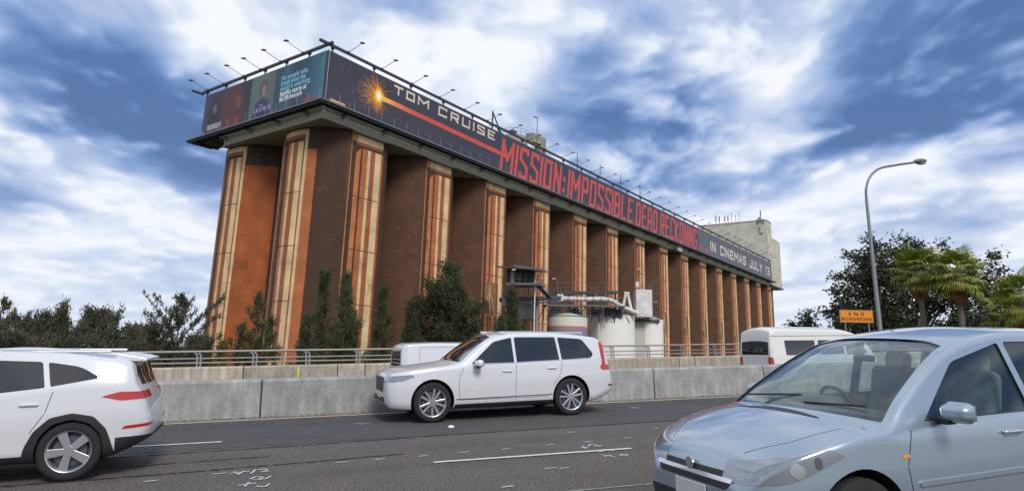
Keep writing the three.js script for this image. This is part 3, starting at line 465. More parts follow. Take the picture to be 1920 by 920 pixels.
  obj('head_rail', box(181.5, .28, .26, 89.5, 34.1, .02), M.steelDark, lb); obj('head_rail', box(.26, .28, 26.2, -.02, 34.1, -12.4), M.steelDark, sb);
  for (let s = 2.6; s < 180; s += 5.1) lampArm(lb, s, .1, 0);
  for (let s = .6; s < 180.5; s += 6.1) { const m = inst('standoff', stubG, M.steelDark, lb); m.position.set(s, 33.9, -.05); }
  for (const t of [24.4, 20.6, 16.2, 12.6, 8.6, 4.4]) lampArm(sb, -.1, -t, -Math.PI / 2);
  for (const t of [24.6, 20.2, 16, 11.8, 7.6, 3.4]) { const m = inst('standoff', stubG, M.steelDark, sb); m.position.set(.05, 33.9, -t); }
  obj('rail_end', rbox(1.6, .26, .3, .04, -.7, 33.9, -25.6), M.steelDark, sb);
  // walkway along the foot of both boards
  obj('walkway', [box(181.6, .12, 1.25, 89.8, 27.12, .62), box(181.6, .2, .06, 89.8, 27.14, 1.26)], M.steelGrey, lb);
  obj('walkway_joist', [box(181.6, .22, .1, 89.8, 26.93, .3), box(181.6, .22, .1, 89.8, 26.93, 1.05)], M.steelDark, lb);
  obj('walkway', [box(1.25, .12, 27.2, -.62, 27.122, -12.37), box(.06, .2, 27.2, -1.27, 27.142, -12.37)], M.steelGrey, sb);
  obj('walkway_joist', [box(.1, .22, 27, -.3, 26.93, -12.3), box(.1, .22, 27, -1.05, 26.93, -12.3)], M.steelDark, sb);
  obj('walkway_end', [box(3.0, .14, 1.6, .7, 27.0, -25.1), box(3, .3, .14, .9, 26.8, -24.4), box(3, .3, .14, .9, 26.8, -22), box(2.4, .16, 5, 1.2, 26.9, -22.6)], M.steelDark, sb);
  const pg = metric(join([bar(V3(0, 0, 0), V3(0, 1.05, 0), .028, 5)]));
  for (let s = 1.2; s < 180; s += 2.02) { const m = inst('railing_post', pg, M.galv, lb); m.position.set(s, 27.2, 1.22); }
  for (let t = -.9; t < 25.9; t += 1.94) { const m = inst('railing_post', pg, M.galv, sb); m.position.set(-1.22, 27.2, -t); }
  for (const [x, z] of [[-.2, -25.95], [.9, -25.95], [2.4, -25.95], [2.4, -25]]) { const m = inst('railing_post', pg, M.galv, sb); m.position.set(x, 27.1, z); }
  obj('railing_wire', [bar(V3(-1, 28.23, 1.22), V3(180.5, 28.23, 1.22), .012, 4), bar(V3(-1, 27.75, 1.22), V3(180.5, 27.75, 1.22), .010, 4)], M.galv, lb);
  obj('railing_wire', [bar(V3(-1.22, 28.23, 1.0), V3(-1.22, 28.23, -25.95), .02, 4), bar(V3(-1.22, 27.75, 1.0), V3(-1.22, 27.75, -25.95), .012, 4), bar(V3(-1.2, 28.2, -25.95), V3(2.4, 28.15, -25.95), .03, 4), bar(V3(-1.2, 27.7, -25.95), V3(2.4, 27.65, -25.95), .03, 4)], M.galv, sb);
}

// ---------------------------------------------------------------- loading plant in front of the silos
{
  const G0 = GROUND, white = M.whiteTank, dk = M.steelDark, gy = M.steelGrey;
  const railing = (pts, h = 1.05, step = 1.2, r = .025) => { const out = []; for (let i = 0; i < pts.length - 1; i++) { const a = pts[i], b = pts[i + 1], L = a.distanceTo(b), n = Math.max(1, Math.round(L / step)); for (const k of [h, h * .52]) out.push(bar(a.clone().setY(a.y + k), b.clone().setY(b.y + k), r, 4)); for (let j = 0; j <= n; j++) { const p = a.clone().lerp(b, j / n); out.push(bar(p, p.clone().setY(p.y + h), r, 4)); } } return out; };
  // striped tank
  const stripe = canvasTex(1024, 1024, (c, w, h) => {
    c.fillStyle = '#d8d2c8'; c.fillRect(0, 0, w, h); const Y = (m) => (m / 13.8) * h;
    c.fillStyle = '#b07868'; c.fillRect(0, Y(1.35), w, Y(.42)); c.fillStyle = '#80809a'; c.fillRect(0, Y(1.77), w, Y(1.6));
    c.fillStyle = '#d8d2c8'; c.beginPath(); c.moveTo(690, Y(1.0)); c.lineTo(716, Y(1.0)); c.lineTo(655, Y(3.4)); c.lineTo(622, Y(3.4)); c.fill();
    const r = rngOf(2); for (let i = 0; i < 240; i++) { c.fillStyle = 'rgba(80,66,50,' + (.02 + r() * .06) + ')'; c.fillRect(r() * w, r() * h * .6, 1 + r() * 5, 30 + r() * 200); }
  });
  const tank = (name, label, x, z, R, top, mat) => { const t = thing(name, label, 'tank', 'storage tanks in front of the silos'); t.position.set(x, G0, z); const H = top - G0; obj('shell', new THREE.CylinderGeometry(R, R, H, 48, 1, true).rotateY(.0).translate(0, H / 2, 0), mat, t, mat !== stripeM); obj('roof', new THREE.CylinderGeometry(.5, R + .03, .5, 48).translate(0, H + .25, 0), white, t); obj('rim', new THREE.TorusGeometry(R + .02, .06, 6, 48).rotateX(Math.PI / 2).translate(0, H, 0), gy, t); return t; };
  const stripeM = std(0xffffff, .6, { map: stripe });
  const t1 = tank('storage_tank', 'cream tank with an orange and violet painted stripe, behind the white SUV', 7.9, -89.5, 2.75, 6.8, stripeM); t1.rotation.y = -2.4;
  const stained = std(0xffffff, .55, { map: canvasTex(1024, 512, (c, w, h) => { c.fillStyle = '#ebe8e0'; c.fillRect(0, 0, w, h); const r = rngOf(6); for (let i = 0; i < 240; i++) { c.fillStyle = (r() < .5 ? 'rgba(92,80,62,' : 'rgba(255,252,244,') + (.015 + r() * .04) + ')'; c.fillRect(r() * w, 0, 1 + r() * 6, 15 + Math.pow(r(), 2) * 330); } for (let k = 1; k < 6; k++) { c.fillStyle = 'rgba(90,84,72,.14)'; c.fillRect(0, k * h / 6, w, 1.5); } }) });
  const tankM = (name, label, x, z, R, top) => { const t = thing(name, label, 'tank', 'storage tanks in front of the silos'); t.position.set(x, G0, z); const H = top - G0; obj('shell', new THREE.CylinderGeometry(R, R, H, 48, 1, true).translate(0, H / 2, 0), stained, t, false); obj('roof', new THREE.CylinderGeometry(.5, R + .03, .35, 48).translate(0, H + .17, 0), white, t); obj('rim', new THREE.TorusGeometry(R + .02, .05, 6, 48).rotateX(Math.PI / 2).translate(0, H, 0), gy, t); return t; };
  const t2 = tankM('storage_tank', 'widest plain white tank with a thin pipe down its front', 14.75, -95.5, 3.45, 7.55);
  obj('down_pipe', tubeOf([V3(-1.2, 14.0, 2.2), V3(-1.9, 14.6, 3.1), V3(-2.15, 14.3, 3.35), V3(-2.2, 12, 3.4), V3(-2.2, 1, 3.4)], .11, 30, 8), white, t2);
  tankM('storage_tank', 'plain white tank at the right end of the loading plant', 21.0, -98.0, 1.95, 7.3);
  const bay = thing('loading_bay', 'grey panelled bay wall between the two plain white tanks', 'loading bay'); bay.position.set(19.2, G0, -97.2);
  obj('wall', box(3.0, 13.8, 1.6, 0, 6.9, 0), std(lin(.55, .53, .47), .7, { map: rep(fineNoise, 1.5) }), bay); obj('cap', box(4.8, .35, 2.4, .4, 13.95, .2), dk, bay); obj('down_pipe', bar(V3(1.35, 0, 1.0), V3(1.35, 13.8, 1.0), .09, 8), dk, bay);
  obj('guard_rail', railing([V3(-1.9, 14.15, 1.3), V3(2.8, 14.15, 1.3), V3(2.8, 14.15, -1)]), gy, bay);
  // white filter box with caged ladder
  const fb = thing('filter_housing', 'tall white filter box with a caged ladder standing on the loading plant', 'filter box'); fb.position.set(19.5, 7.4, -95.6);
  obj('housing', [rbox(2.35, 3.95, 2, .05, 0, 1.98, 0)], white, fb); obj('notice', box(.75, .75, .03, .35, .75, 1.02), std(lin(.7, .7, .72), .5), fb);
  obj('ladder', [bar(V3(1.35, -.2, .5), V3(1.35, 5.4, .5), .03, 5), bar(V3(1.35, -.2, 0), V3(1.35, 5.4, 0), .03, 5), ...Array.from({ length: 16 }, (_, i) => bar(V3(1.35, i * .34, .5), V3(1.35, i * .34, 0), .015, 4))], gy, fb);
  obj('ladder_cage', [...Array.from({ length: 7 }, (_, i) => new THREE.TorusGeometry(.42, .02, 4, 14).rotateX(Math.PI / 2).translate(1.7, 1.6 + i * .62, .25)), ...[0, 1, 2, 3].map((k) => bar(V3(1.7 + Math.cos(k * 1.1 - 1.6) * .42, 1.6, .25 + Math.sin(k * 1.1 - 1.6) * .42), V3(1.7 + Math.cos(k * 1.1 - 1.6) * .42, 5.3, .25 + Math.sin(k * 1.1 - 1.6) * .42), .015, 4))], gy, fb);
  obj('top_rail', railing([V3(-.2, 3.95, 1), V3(1.1, 3.95, 1), V3(1.1, 3.95, -1)], 1.0, .5), gy, fb);
  const pole = (name, label, x, y, z, h, reach, mat) => { const t = thing(name, label, 'lamp', 'lamps on the loading plant'); t.position.set(x, y, z); obj('pole', tubeOf([V3(0, 0, 0), V3(0, h * .8, 0), V3(reach * .25, h * .97, 0), V3(reach * .7, h, 0)], .045, 16, 6), gy, t); obj('lamp_head', rbox(.5, .13, .2, .04, reach, h + .03, 0), mat, t); return t; };
  const pl = pole('work_lamp', 'curved lamp pole on the left of the white filter box', 18.3, 11.2, -95.3, 3.2, .65, white); obj('control_box', rbox(.5, .8, .4, .04, .35, .9, 0), white, pl);
  pole('work_lamp', 'lamp pole at the left end of the gantry deck', 6.45, 9.3, -88.7, 2.5, -.5, white);
  pole('work_lamp', 'short lamp pole beside the ladder of the white filter box', 21.9, 7.3, -95.2, 2.3, -.6, white);
  // gantry with two decks over the tanks
  const ga = thing('gantry', 'dark steel gantry with two railed decks above the tanks', 'gantry');
  const dA = V3(4.6, 8.05, -87.2), dB = V3(15.9, 8.55, -91.6), uA = V3(6.6, 10.15, -91.8), uB = V3(15.4, 10.8, -94.8);
  obj('deck', [beam(dA, dB, 1.5, .22)], gy, ga); obj('upper_deck', [beam(uA, uB, 1.2, .4)], dk, ga);
  const off = V3(.28, 0, .72);
  obj('guard_rail', railing([dA.clone().add(off), dB.clone().add(off)], 1.15, 1.0), gy, ga); obj('guard_rail', railing([uA.clone().add(V3(0, .2, 0)), uB.clone().add(V3(0, .2, 0))], 1.3, 1.3, .022), gy, ga);
  for (let i = 0; i <= 10; i++) { const p = dA.clone().lerp(dB, i / 10); obj('strut', [bar(p, V3(p.x, 6.2, p.z - 1), .07, 5), bar(p, V3(p.x + 1.1, 6.4, p.z - 1.2), .05, 5), bar(p.clone().add(V3(.2, 0, -1.5)), V3(p.x - .7, 6.3, p.z - 2), .05, 5)], i % 3 ? gy : dk, ga); }
  for (let i = 0; i <= 5; i++) { const p = uA.clone().lerp(uB, i / 5); obj('column', [bar(V3(p.x, 6.8, p.z), p, .1, 6)], dk, ga); }
  const rr = rngOf(31);
  for (let i = 0; i < 9; i++) { const p = dA.clone().lerp(dB, .12 + rr() * .82); obj('machine', rbox(.5 + rr() * 1.1, .4 + rr() * .9, .5 + rr() * .5, .06, p.x, p.y - 1.0 + rr() * .3, p.z - 1.1), [gy, dk, std(lin(.05, .06, .16), .5)][i % 3], ga); }
  obj('hazard_lamp', [new THREE.SphereGeometry(.1, 8, 6).translate(12.2, 10.2, -92.6), new THREE.SphereGeometry(.1, 8, 6).translate(13.6, 10.25, -93)], std(lin(.7, .45, .1), .4), ga);
  // white tube conveyor
  const cv = thing('tube_conveyor', 'white tube conveyor running along the gantry and down to the filter box', 'conveyor');
  obj('tube', [tubeOf([V3(6.9, 9.2, -88.9), V3(10, 9.3, -90), V3(14.0, 9.4, -91.4), V3(15.6, 8.7, -92.2), V3(18.2, 7.75, -93.0)], .32, 40, 12)], white, cv); obj('end_box', rbox(.9, .95, .9, .06, 6.8, 9.25, -88.8), white, cv);
  for (let i = 0; i < 6; i++) obj('flange', new THREE.TorusGeometry(.35, .05, 5, 16).rotateY(Math.PI / 2 + .35).translate(8 + i * 1.15, 9.25 + i * .03, -89.3 - i * .4), gy, cv);
  // white A-shaped frame
  const af = thing('a_frame', 'white letter-A shaped steel frame on the largest tank', 'frame'); af.position.set(16.75, 7.4, -93.4);
  obj('leg', beam(V3(-.78, 0, 0), V3(-.14, 3.2, 0), .4, .34), white, af); obj('leg', beam(V3(.82, 0, 0), V3(.14, 3.2, 0), .4, .34), white, af); obj('cross_bar', box(.85, .3, .3, 0, 1.05, 0), white, af); obj('head', rbox(.75, .3, .5, .04, 0, 3.25, 0), white, af);
  // bridge and roofed platform on the left
  const br = thing('conveyor_bridge', 'grey conveyor bridge between the roofed platform and the gantry', 'bridge');
  const bA = V3(-1.2, 8.4, -84.6), bB = V3(6.7, 9.15, -88.0); obj('girder', [beam(bA, bB, .9, .55)], std(lin(.07, .075, .11), .6), br); obj('lower_chord', beam(bA.clone().add(V3(.1, -.55, .5)), bB.clone().add(V3(.1, -.55, .5)), .16, .2), gy, br);
  obj('guard_rail', railing([bA.clone().add(V3(.1, .25, .5)), bB.clone().add(V3(.1, .25, .5))], 1.0, 1.1), gy, br); obj('pier', [bar(V3(-.3, G0, -85), V3(-.3, 8.2, -85), .35, 10), bar(V3(3.6, G0, -86.6), V3(3.6, 8.6, -86.6), .22, 10)], std(lin(.26, .25, .23), .9), br);
  const pf = thing('roofed_platform', 'open steel platform with a flat skillion roof beside the third painted column', 'platform');
  obj('roof', [beam(V3(-.9, 12.75, -86), V3(4.0, 12.0, -81.9), 3.4, .14)], gy, pf); obj('roof_edge', [beam(V3(.3, 12.62, -82.6), V3(4.3, 12.0, -81.3), .1, .25)], gy, pf);
  obj('deck', box(4.4, .3, 3.0, 2.0, 10.3, -83.6, -.3), gy, pf); obj('guard_rail', railing([V3(.0, 10.45, -83.0), V3(3.9, 10.3, -82.2)], 1.1, .9), gy, pf);
  obj('column', bar(V3(3.1, G0, -82.6), V3(3.15, 12.0, -82.6), .09, 8), white, pf); obj('column', bar(V3(.3, G0, -84), V3(.3, 12.4, -84), .28, 8), std(lin(.24, .23, .21), .9), pf); obj('brace', [bar(V3(3.15, 10.8, -82.6), V3(4.0, 11.9, -82.1), .05, 6), bar(V3(.3, 10.6, -84), V3(1.6, 12.4, -83.2), .05, 6)], dk, pf);
  obj('tube_lamp', rbox(.5, .12, .14, .04, .4, 12.1, -82.5), std(lin(.85, .85, .8), .3), pf); obj('cabin', box(3.2, 2.0, 2.2, 1.7, 7.0, -85.6), dk, pf); obj('back_wall', box(3.9, 2.2, .12, 1.4, 11.45, -85.2, -.3), std(lin(.10, .095, .09), .8), pf);
  for (const [x, z, y0] of [[-.6, -84.6, 8.6], [1.2, -83.2, 10.4], [2.4, -85.4, 8.8], [3.9, -83.6, 8.9]]) obj('post', bar(V3(x, y0, z), V3(x + .1, 12.3, z), .06, 6), gy, pf);
  obj('stair', [beam(V3(3.6, 10.2, -83.4), V3(5.4, 8.9, -86.4), .7, .1), ...railing([V3(3.7, 10.2, -83.1), V3(5.5, 8.9, -86.1)], 1, .7)], gy, pf);
}
// ---------------------------------------------------------------- plant on the silo roof
{
  const gy = M.steelGrey, dk = M.steelDark, wt = std(lin(.58, .57, .53), .7, { map: rep(concreteTex, 4) });
  const eq = thing('roof_hopper', 'round cream hopper with a railed top on the silo roof', 'hopper'); siloPlace(eq, 42.6, 33, -5.5);
  obj('drum', new THREE.CylinderGeometry(2.0, 2.7, 3.9, 28).translate(0, 1.95, 0), wt, eq); obj('drum_lid', new THREE.CylinderGeometry(.9, 2.0, .35, 28).translate(0, 4.05, 0), gy, eq); obj('motor', [rbox(1.1, .8, .9, .08, -.5, 4.6, 0), rbox(.6, .5, .6, .08, .6, 4.4, .2)], dk, eq);
  const rl = []; for (let i = 0; i < 12; i++) { const a = i / 12 * 6.283; rl.push(bar(V3(Math.cos(a) * 2.3, 3.7, Math.sin(a) * 2.3), V3(Math.cos(a) * 2.3, 4.9, Math.sin(a) * 2.3), .035, 4)); } rl.push(new THREE.TorusGeometry(2.3, .03, 4, 32).rotateX(Math.PI / 2).translate(0, 4.9, 0), new THREE.TorusGeometry(2.3, .025, 4, 32).rotateX(Math.PI / 2).translate(0, 4.3, 0)); obj('guard_rail', rl, gy, eq);
  const ud = thing('roof_duct', 'pale inverted-L duct box beside the round hopper on the silo roof', 'duct'); siloPlace(ud, 46.6, 33, -5.2);
  obj('drop_box', rbox(1.5, 5.4, 1.5, .05, 3.3, 3.2, 0), wt, ud); obj('cross_box', rbox(2.9, 1.4, 1.4, .05, 1.4, 5.2, 0), wt, ud); obj('grip_plate', box(1.6, .25, 1.6, .7, 4.3, .3), std(lin(.5, .4, .1), .7), ud); obj('support', [bar(V3(.3, 0, .5), V3(.3, 4.6, .5), .08, 6)], dk, ud);
  const df = thing('derrick', 'small steel derrick with a raking strut on the silo roof', 'derrick'); siloPlace(df, 34.8, 33.6, -4.2);
  obj('mast', [bar(V3(0, 0, 0), V3(0, 5.2, 0), .12, 6), bar(V3(-.5, 0, .2), V3(0, 4.6, 0), .06, 5)], dk, df); obj('strut', bar(V3(.1, 4.9, 0), V3(4.2, .2, -.2), .12, 6), dk, df); obj('arm', [bar(V3(-1.3, 2.4, .3), V3(1.5, 2.9, .3), .06, 5), rbox(1.5, .35, .4, .05, 1.3, 1.4, .3)], dk, df);
  const mast = (label, s, h, z) => { const m = thing('roof_mast', label, 'mast', 'thin masts on the silo roof'); siloPlace(m, s, 33.4, z); obj('pole', bar(V3(0, 0, 0), V3(0, h, 0), .06, 5), dk, m); return m; };
  const lm = mast('tall lamp mast standing behind the round hopper', 44.4, 6.9, -2.2); obj('lamp_head', rbox(.9, .16, .4, .05, -.5, 6.95, 0), M.lampGlass, lm);
  for (const [s, l] of [[55, 'thin mast on the silo roof nearest the duct box'], [63.5, 'second thin mast from the duct box'], [72, 'third thin mast from the duct box'], [81, 'fourth thin mast from the duct box']]) { const m = mast(l, s, 3.6, -.6); obj('cross_arm', [bar(V3(-.7, 1.9, .1), V3(.9, 2.1, .1), .04, 4)], dk, m); }
  const ants = [[-2.5, 'antenna panel on the front corner of the cream end tower', 1], [-9.6, 'rightmost thin antenna on the end tower roof', 0], [-10.8, 'second thin antenna from the right on the end tower roof', 0], [-12.2, 'third thin antenna from the right on the end tower roof', 0], [-13.4, 'fourth thin antenna from the right on the end tower roof', 1], [-14.5, 'fifth antenna from the right on the end tower roof', 1], [-16.4, 'tallest antenna at the left of the end tower roof', 1], [-17.6, 'leftmost short antenna of the end tower roof', 1]];
  for (const [z, l, fat] of ants) { const a = thing('antenna', l, 'antenna', 'antennas on the end tower'); siloPlace(a, 180.2, 47.9, z); const h = 2.4 + ((z * 7.3) % 1 + 1) % 1 * 1.2; obj('pole', bar(V3(0, -.4, 0), V3(0, h + .3, 0), .06, 5), dk, a); obj('panel', rbox(fat ? .35 : .18, fat ? 2 : .7, fat ? .3 : .16, .05, -.12, h - (fat ? .8 : .2), 0), fat ? gy : dk, a); }
  const cl = thing('antenna_cluster', 'cluster of antennas and equipment on the corner of the end tower', 'antenna'); siloPlace(cl, 179.3, 44.6, -2.6);
  obj('bracket', [bar(V3(0, -1.5, 0), V3(0, 4.6, 0), .09, 6), bar(V3(0, 2, -1), V3(0, 2, 1.3), .07, 5), bar(V3(0, 3.6, -1), V3(0, 3.6, 1.3), .07, 5)], dk, cl); for (const [z, y] of [[-.9, 2.9], [-.3, 3.4], [.4, 3.3], [1.1, 2.7]]) obj('panel', rbox(.3, 1.9, .32, .05, -.1, y, z), gy, cl); obj('cabinet', rbox(.7, 2.6, .9, .05, -.2, .2, .5), std(lin(.5, .47, .38), .7), cl);
}

// ---------------------------------------------------------------- trees
const leafMat = (r) => new THREE.MeshPhysicalMaterial({ vertexColors: true, roughness: r, side: THREE.DoubleSide, transmission: .3, thickness: 0, specularIntensity: .5 });
const needleM = leafMat(.85), broadM = leafMat(.6), palmM = leafMat(.5), deadM = std(lin(.20, .115, .055), .9, { side: THREE.DoubleSide });
class Leaves {
  constructor() { this.p = []; this.c = []; this.n = []; }
  tri(a, b, c, col, n) { this.p.push(a.x, a.y, a.z, b.x, b.y, b.z, c.x, c.y, c.z); for (let i = 0; i < 3; i++) { this.c.push(col[0], col[1], col[2]); this.n.push(n.x, n.y, n.z); } }
  geo() { const g = new THREE.BufferGeometry(); g.setAttribute('position', new THREE.Float32BufferAttribute(this.p, 3)); g.setAttribute('color', new THREE.Float32BufferAttribute(this.c, 3)); g.setAttribute('uv', new THREE.Float32BufferAttribute(new Float32Array(this.p.length / 3 * 2), 2)); g.computeVertexNormals(); return g; }
}
const UPV = V3(0, 1, 0), gauss = (r) => Math.sqrt(-2 * Math.log(1 - r() + 1e-9)) * Math.cos(6.2832 * r());
function limbs(list, mat, parent, name) { return obj(name, list.map(([a, b, r1, r2]) => bar(a, b, r1, 7, r2)), mat, parent); }
// she-oak: wispy upright crown of drooping needle sprays, several leaders, gaps between the sprays
function sheOak(label, x, z, top, hw, o = {}) {
  const seed = o.seed, r = rngOf(seed), t = thing(o.name ?? 'she_oak_tree', label, 'tree', o.group); t.position.set(x, GROUND, z);
  const H = top - GROUND, y0 = H * (o.base ?? .3), L = new Leaves(), wood = [], lean = (r() - .5) * .06 * H;
  const trunkAt = (k) => V3(lean * k * k, H * k, lean * .5 * k);
  for (let i = 0; i < 7; i++) wood.push([trunkAt(i / 7), trunkAt((i + 1) / 7), (.16 * (1 - i / 7) + .03) * (H / 13), (.16 * (1 - (i + 1) / 7) + .02) * (H / 13)]);
  const dens = o.dens ?? .72, nb = Math.round((o.nb ?? 46) * dens), tone = o.tone ?? [.075, .085, .036];
  const shape = o.shape ?? ((k) => Math.pow(1 - k, .75) * .95 + .06);
  const leaders = o.leaders ?? [[0, 0, 1]];
  for (let b = 0; b < nb; b++) {
    const [lx, lz, lk] = leaders[b % leaders.length], k = Math.pow((b + r()) / nb, .8), yb = lerp(y0, H * .97 * lk, k), f = sstep(yb / H, .25, .6), st = trunkAt(yb / H).add(V3(lx * hw * f, 0, lz * hw * f));
    const az = b * 2.4 + r() * 1.6, len = hw * shape(k) * (.35 + r() * .75) * (1 + .32 * Math.sin(az * 2 + seed + k * 5) + .2 * Math.sin(k * 17 + seed * 3)), rise = (o.rise ?? 1.05) * (.5 + r() * .9);
    const end = st.clone().add(V3(Math.cos(az) * len, len * rise + .12, Math.sin(az) * len)); if (end.y > H) end.y = H - r() * .2;
    wood.push([st, end, .03 * (H / 13), .008]);
    const nc = Math.round(1.5 + len * 2.6), limb = .65 + r() * .7;
    for (let c = 0; c < nc; c++) {
      const q = st.clone().lerp(end, .28 + .8 * (c + r() * .8) / nc), rr = (o.clump ?? .2) * (.55 + r() * .9), sh = limb * (.8 + r() * .4), dir = end.clone().sub(st).normalize();
      const m = Math.round((o.needles ?? 40) * rr / .2);
      for (let i = 0; i < m; i++) {
        const p = q.clone().add(V3(gauss(r) * rr * .5, gauss(r) * rr * .85, gauss(r) * rr * .5)), nl = (.12 + r() * .2) * (o.nl ?? 1), w = (.018 + r() * .024) * (o.nw ?? 1);
        const d = dir.clone().multiplyScalar(.7).add(V3(gauss(r) * .5, (o.droop ?? .5) + gauss(r) * .55, gauss(r) * .5)).normalize(), sd = V3(gauss(r), gauss(r) * .3, gauss(r)).cross(d).normalize().multiplyScalar(w);
        const kk = sh * (.7 + r() * .6), yl = r() < .1 ? 1.5 : 1;
        L.tri(p.clone().sub(sd), p.clone().add(sd), p.clone().addScaledVector(d, nl), [tone[0] * kk * yl, tone[1] * kk * (yl > 1 ? 1.2 : 1), tone[2] * kk], UPV);
      }
    }
  }
  limbs(wood, M.bark, t, 'trunk');
  inst('crown', L.geo(), needleM, t);
  return t;
}
function broadTree(label, x, z, top, hw, o = {}) {
  const r = rngOf(o.seed), t = thing(o.name ?? 'fig_tree', label, 'tree', o.group); t.position.set(x, GROUND, z);
  const H = top - GROUND, L = new Leaves(), wood = [], tone = o.tone ?? [.05, .06, .028], low = H * (o.base ?? .3);
  const fork = V3(0, low + .1 * H, 0); wood.push([V3(0, 0, 0), fork, .38 * H / 20, .26 * H / 20]);
  const n = o.clumps ?? 120, ctr = V3(0, (low + H) / 2, 0), ry = (H - low) / 2;
  for (let i = 0; i < n; i++) {
    const u = r() * 2 - 1, az = r() * 6.283, s = Math.sqrt(1 - u * u), rad_ = Math.pow(.35 + .65 * r(), .7), lob = 1 + .22 * Math.sin(az * 3 + o.seed) + .16 * Math.sin(az * 5 + u * 4);
    const p = ctr.clone().add(V3(Math.cos(az) * s * hw * rad_ * lob, u * ry * rad_, Math.sin(az) * s * hw * rad_ * lob));
    if (i % 4 === 0) { const mid = fork.clone().lerp(p, .5).add(V3(0, .5, 0)); wood.push([fork, mid, .12, .07], [mid, p, .07, .02]); }
    const cr = (.45 + r() * .55) * (o.cs ?? 1), sh = .6 + r() * .75, m = Math.round((o.leaves ?? 95) * cr);
    for (let j = 0; j < m; j++) {
      const d = V3(gauss(r), gauss(r) * .8, gauss(r)).multiplyScalar(cr * .55), q = p.clone().add(d), a = V3(gauss(r), gauss(r) * .5, gauss(r)).normalize(), b = V3(gauss(r), gauss(r), gauss(r)).cross(a).normalize(), sz = (.1 + r() * .1) * (o.ls ?? 1), kk = sh * (.7 + r() * .6), yl = r() < .08 ? 1.6 : 1, col = [tone[0] * kk * yl, tone[1] * kk * (yl > 1 ? 1.4 : 1), tone[2] * kk];
      const nn = d.clone().normalize().add(V3(gauss(r) * .4, .5, gauss(r) * .4)).normalize();
      const A = q.clone().addScaledVector(a, -sz * 1.3), B = q.clone().addScaledVector(b, sz * .6), C = q.clone().addScaledVector(a, sz * 1.3), D = q.clone().addScaledVector(b, -sz * .6);
      L.tri(A, B, C, col, nn); L.tri(A, C, D, col, nn);
    }
  }
  limbs(wood, M.bark, t, 'trunk'); inst('crown', L.geo(), broadM, t); return t;
}
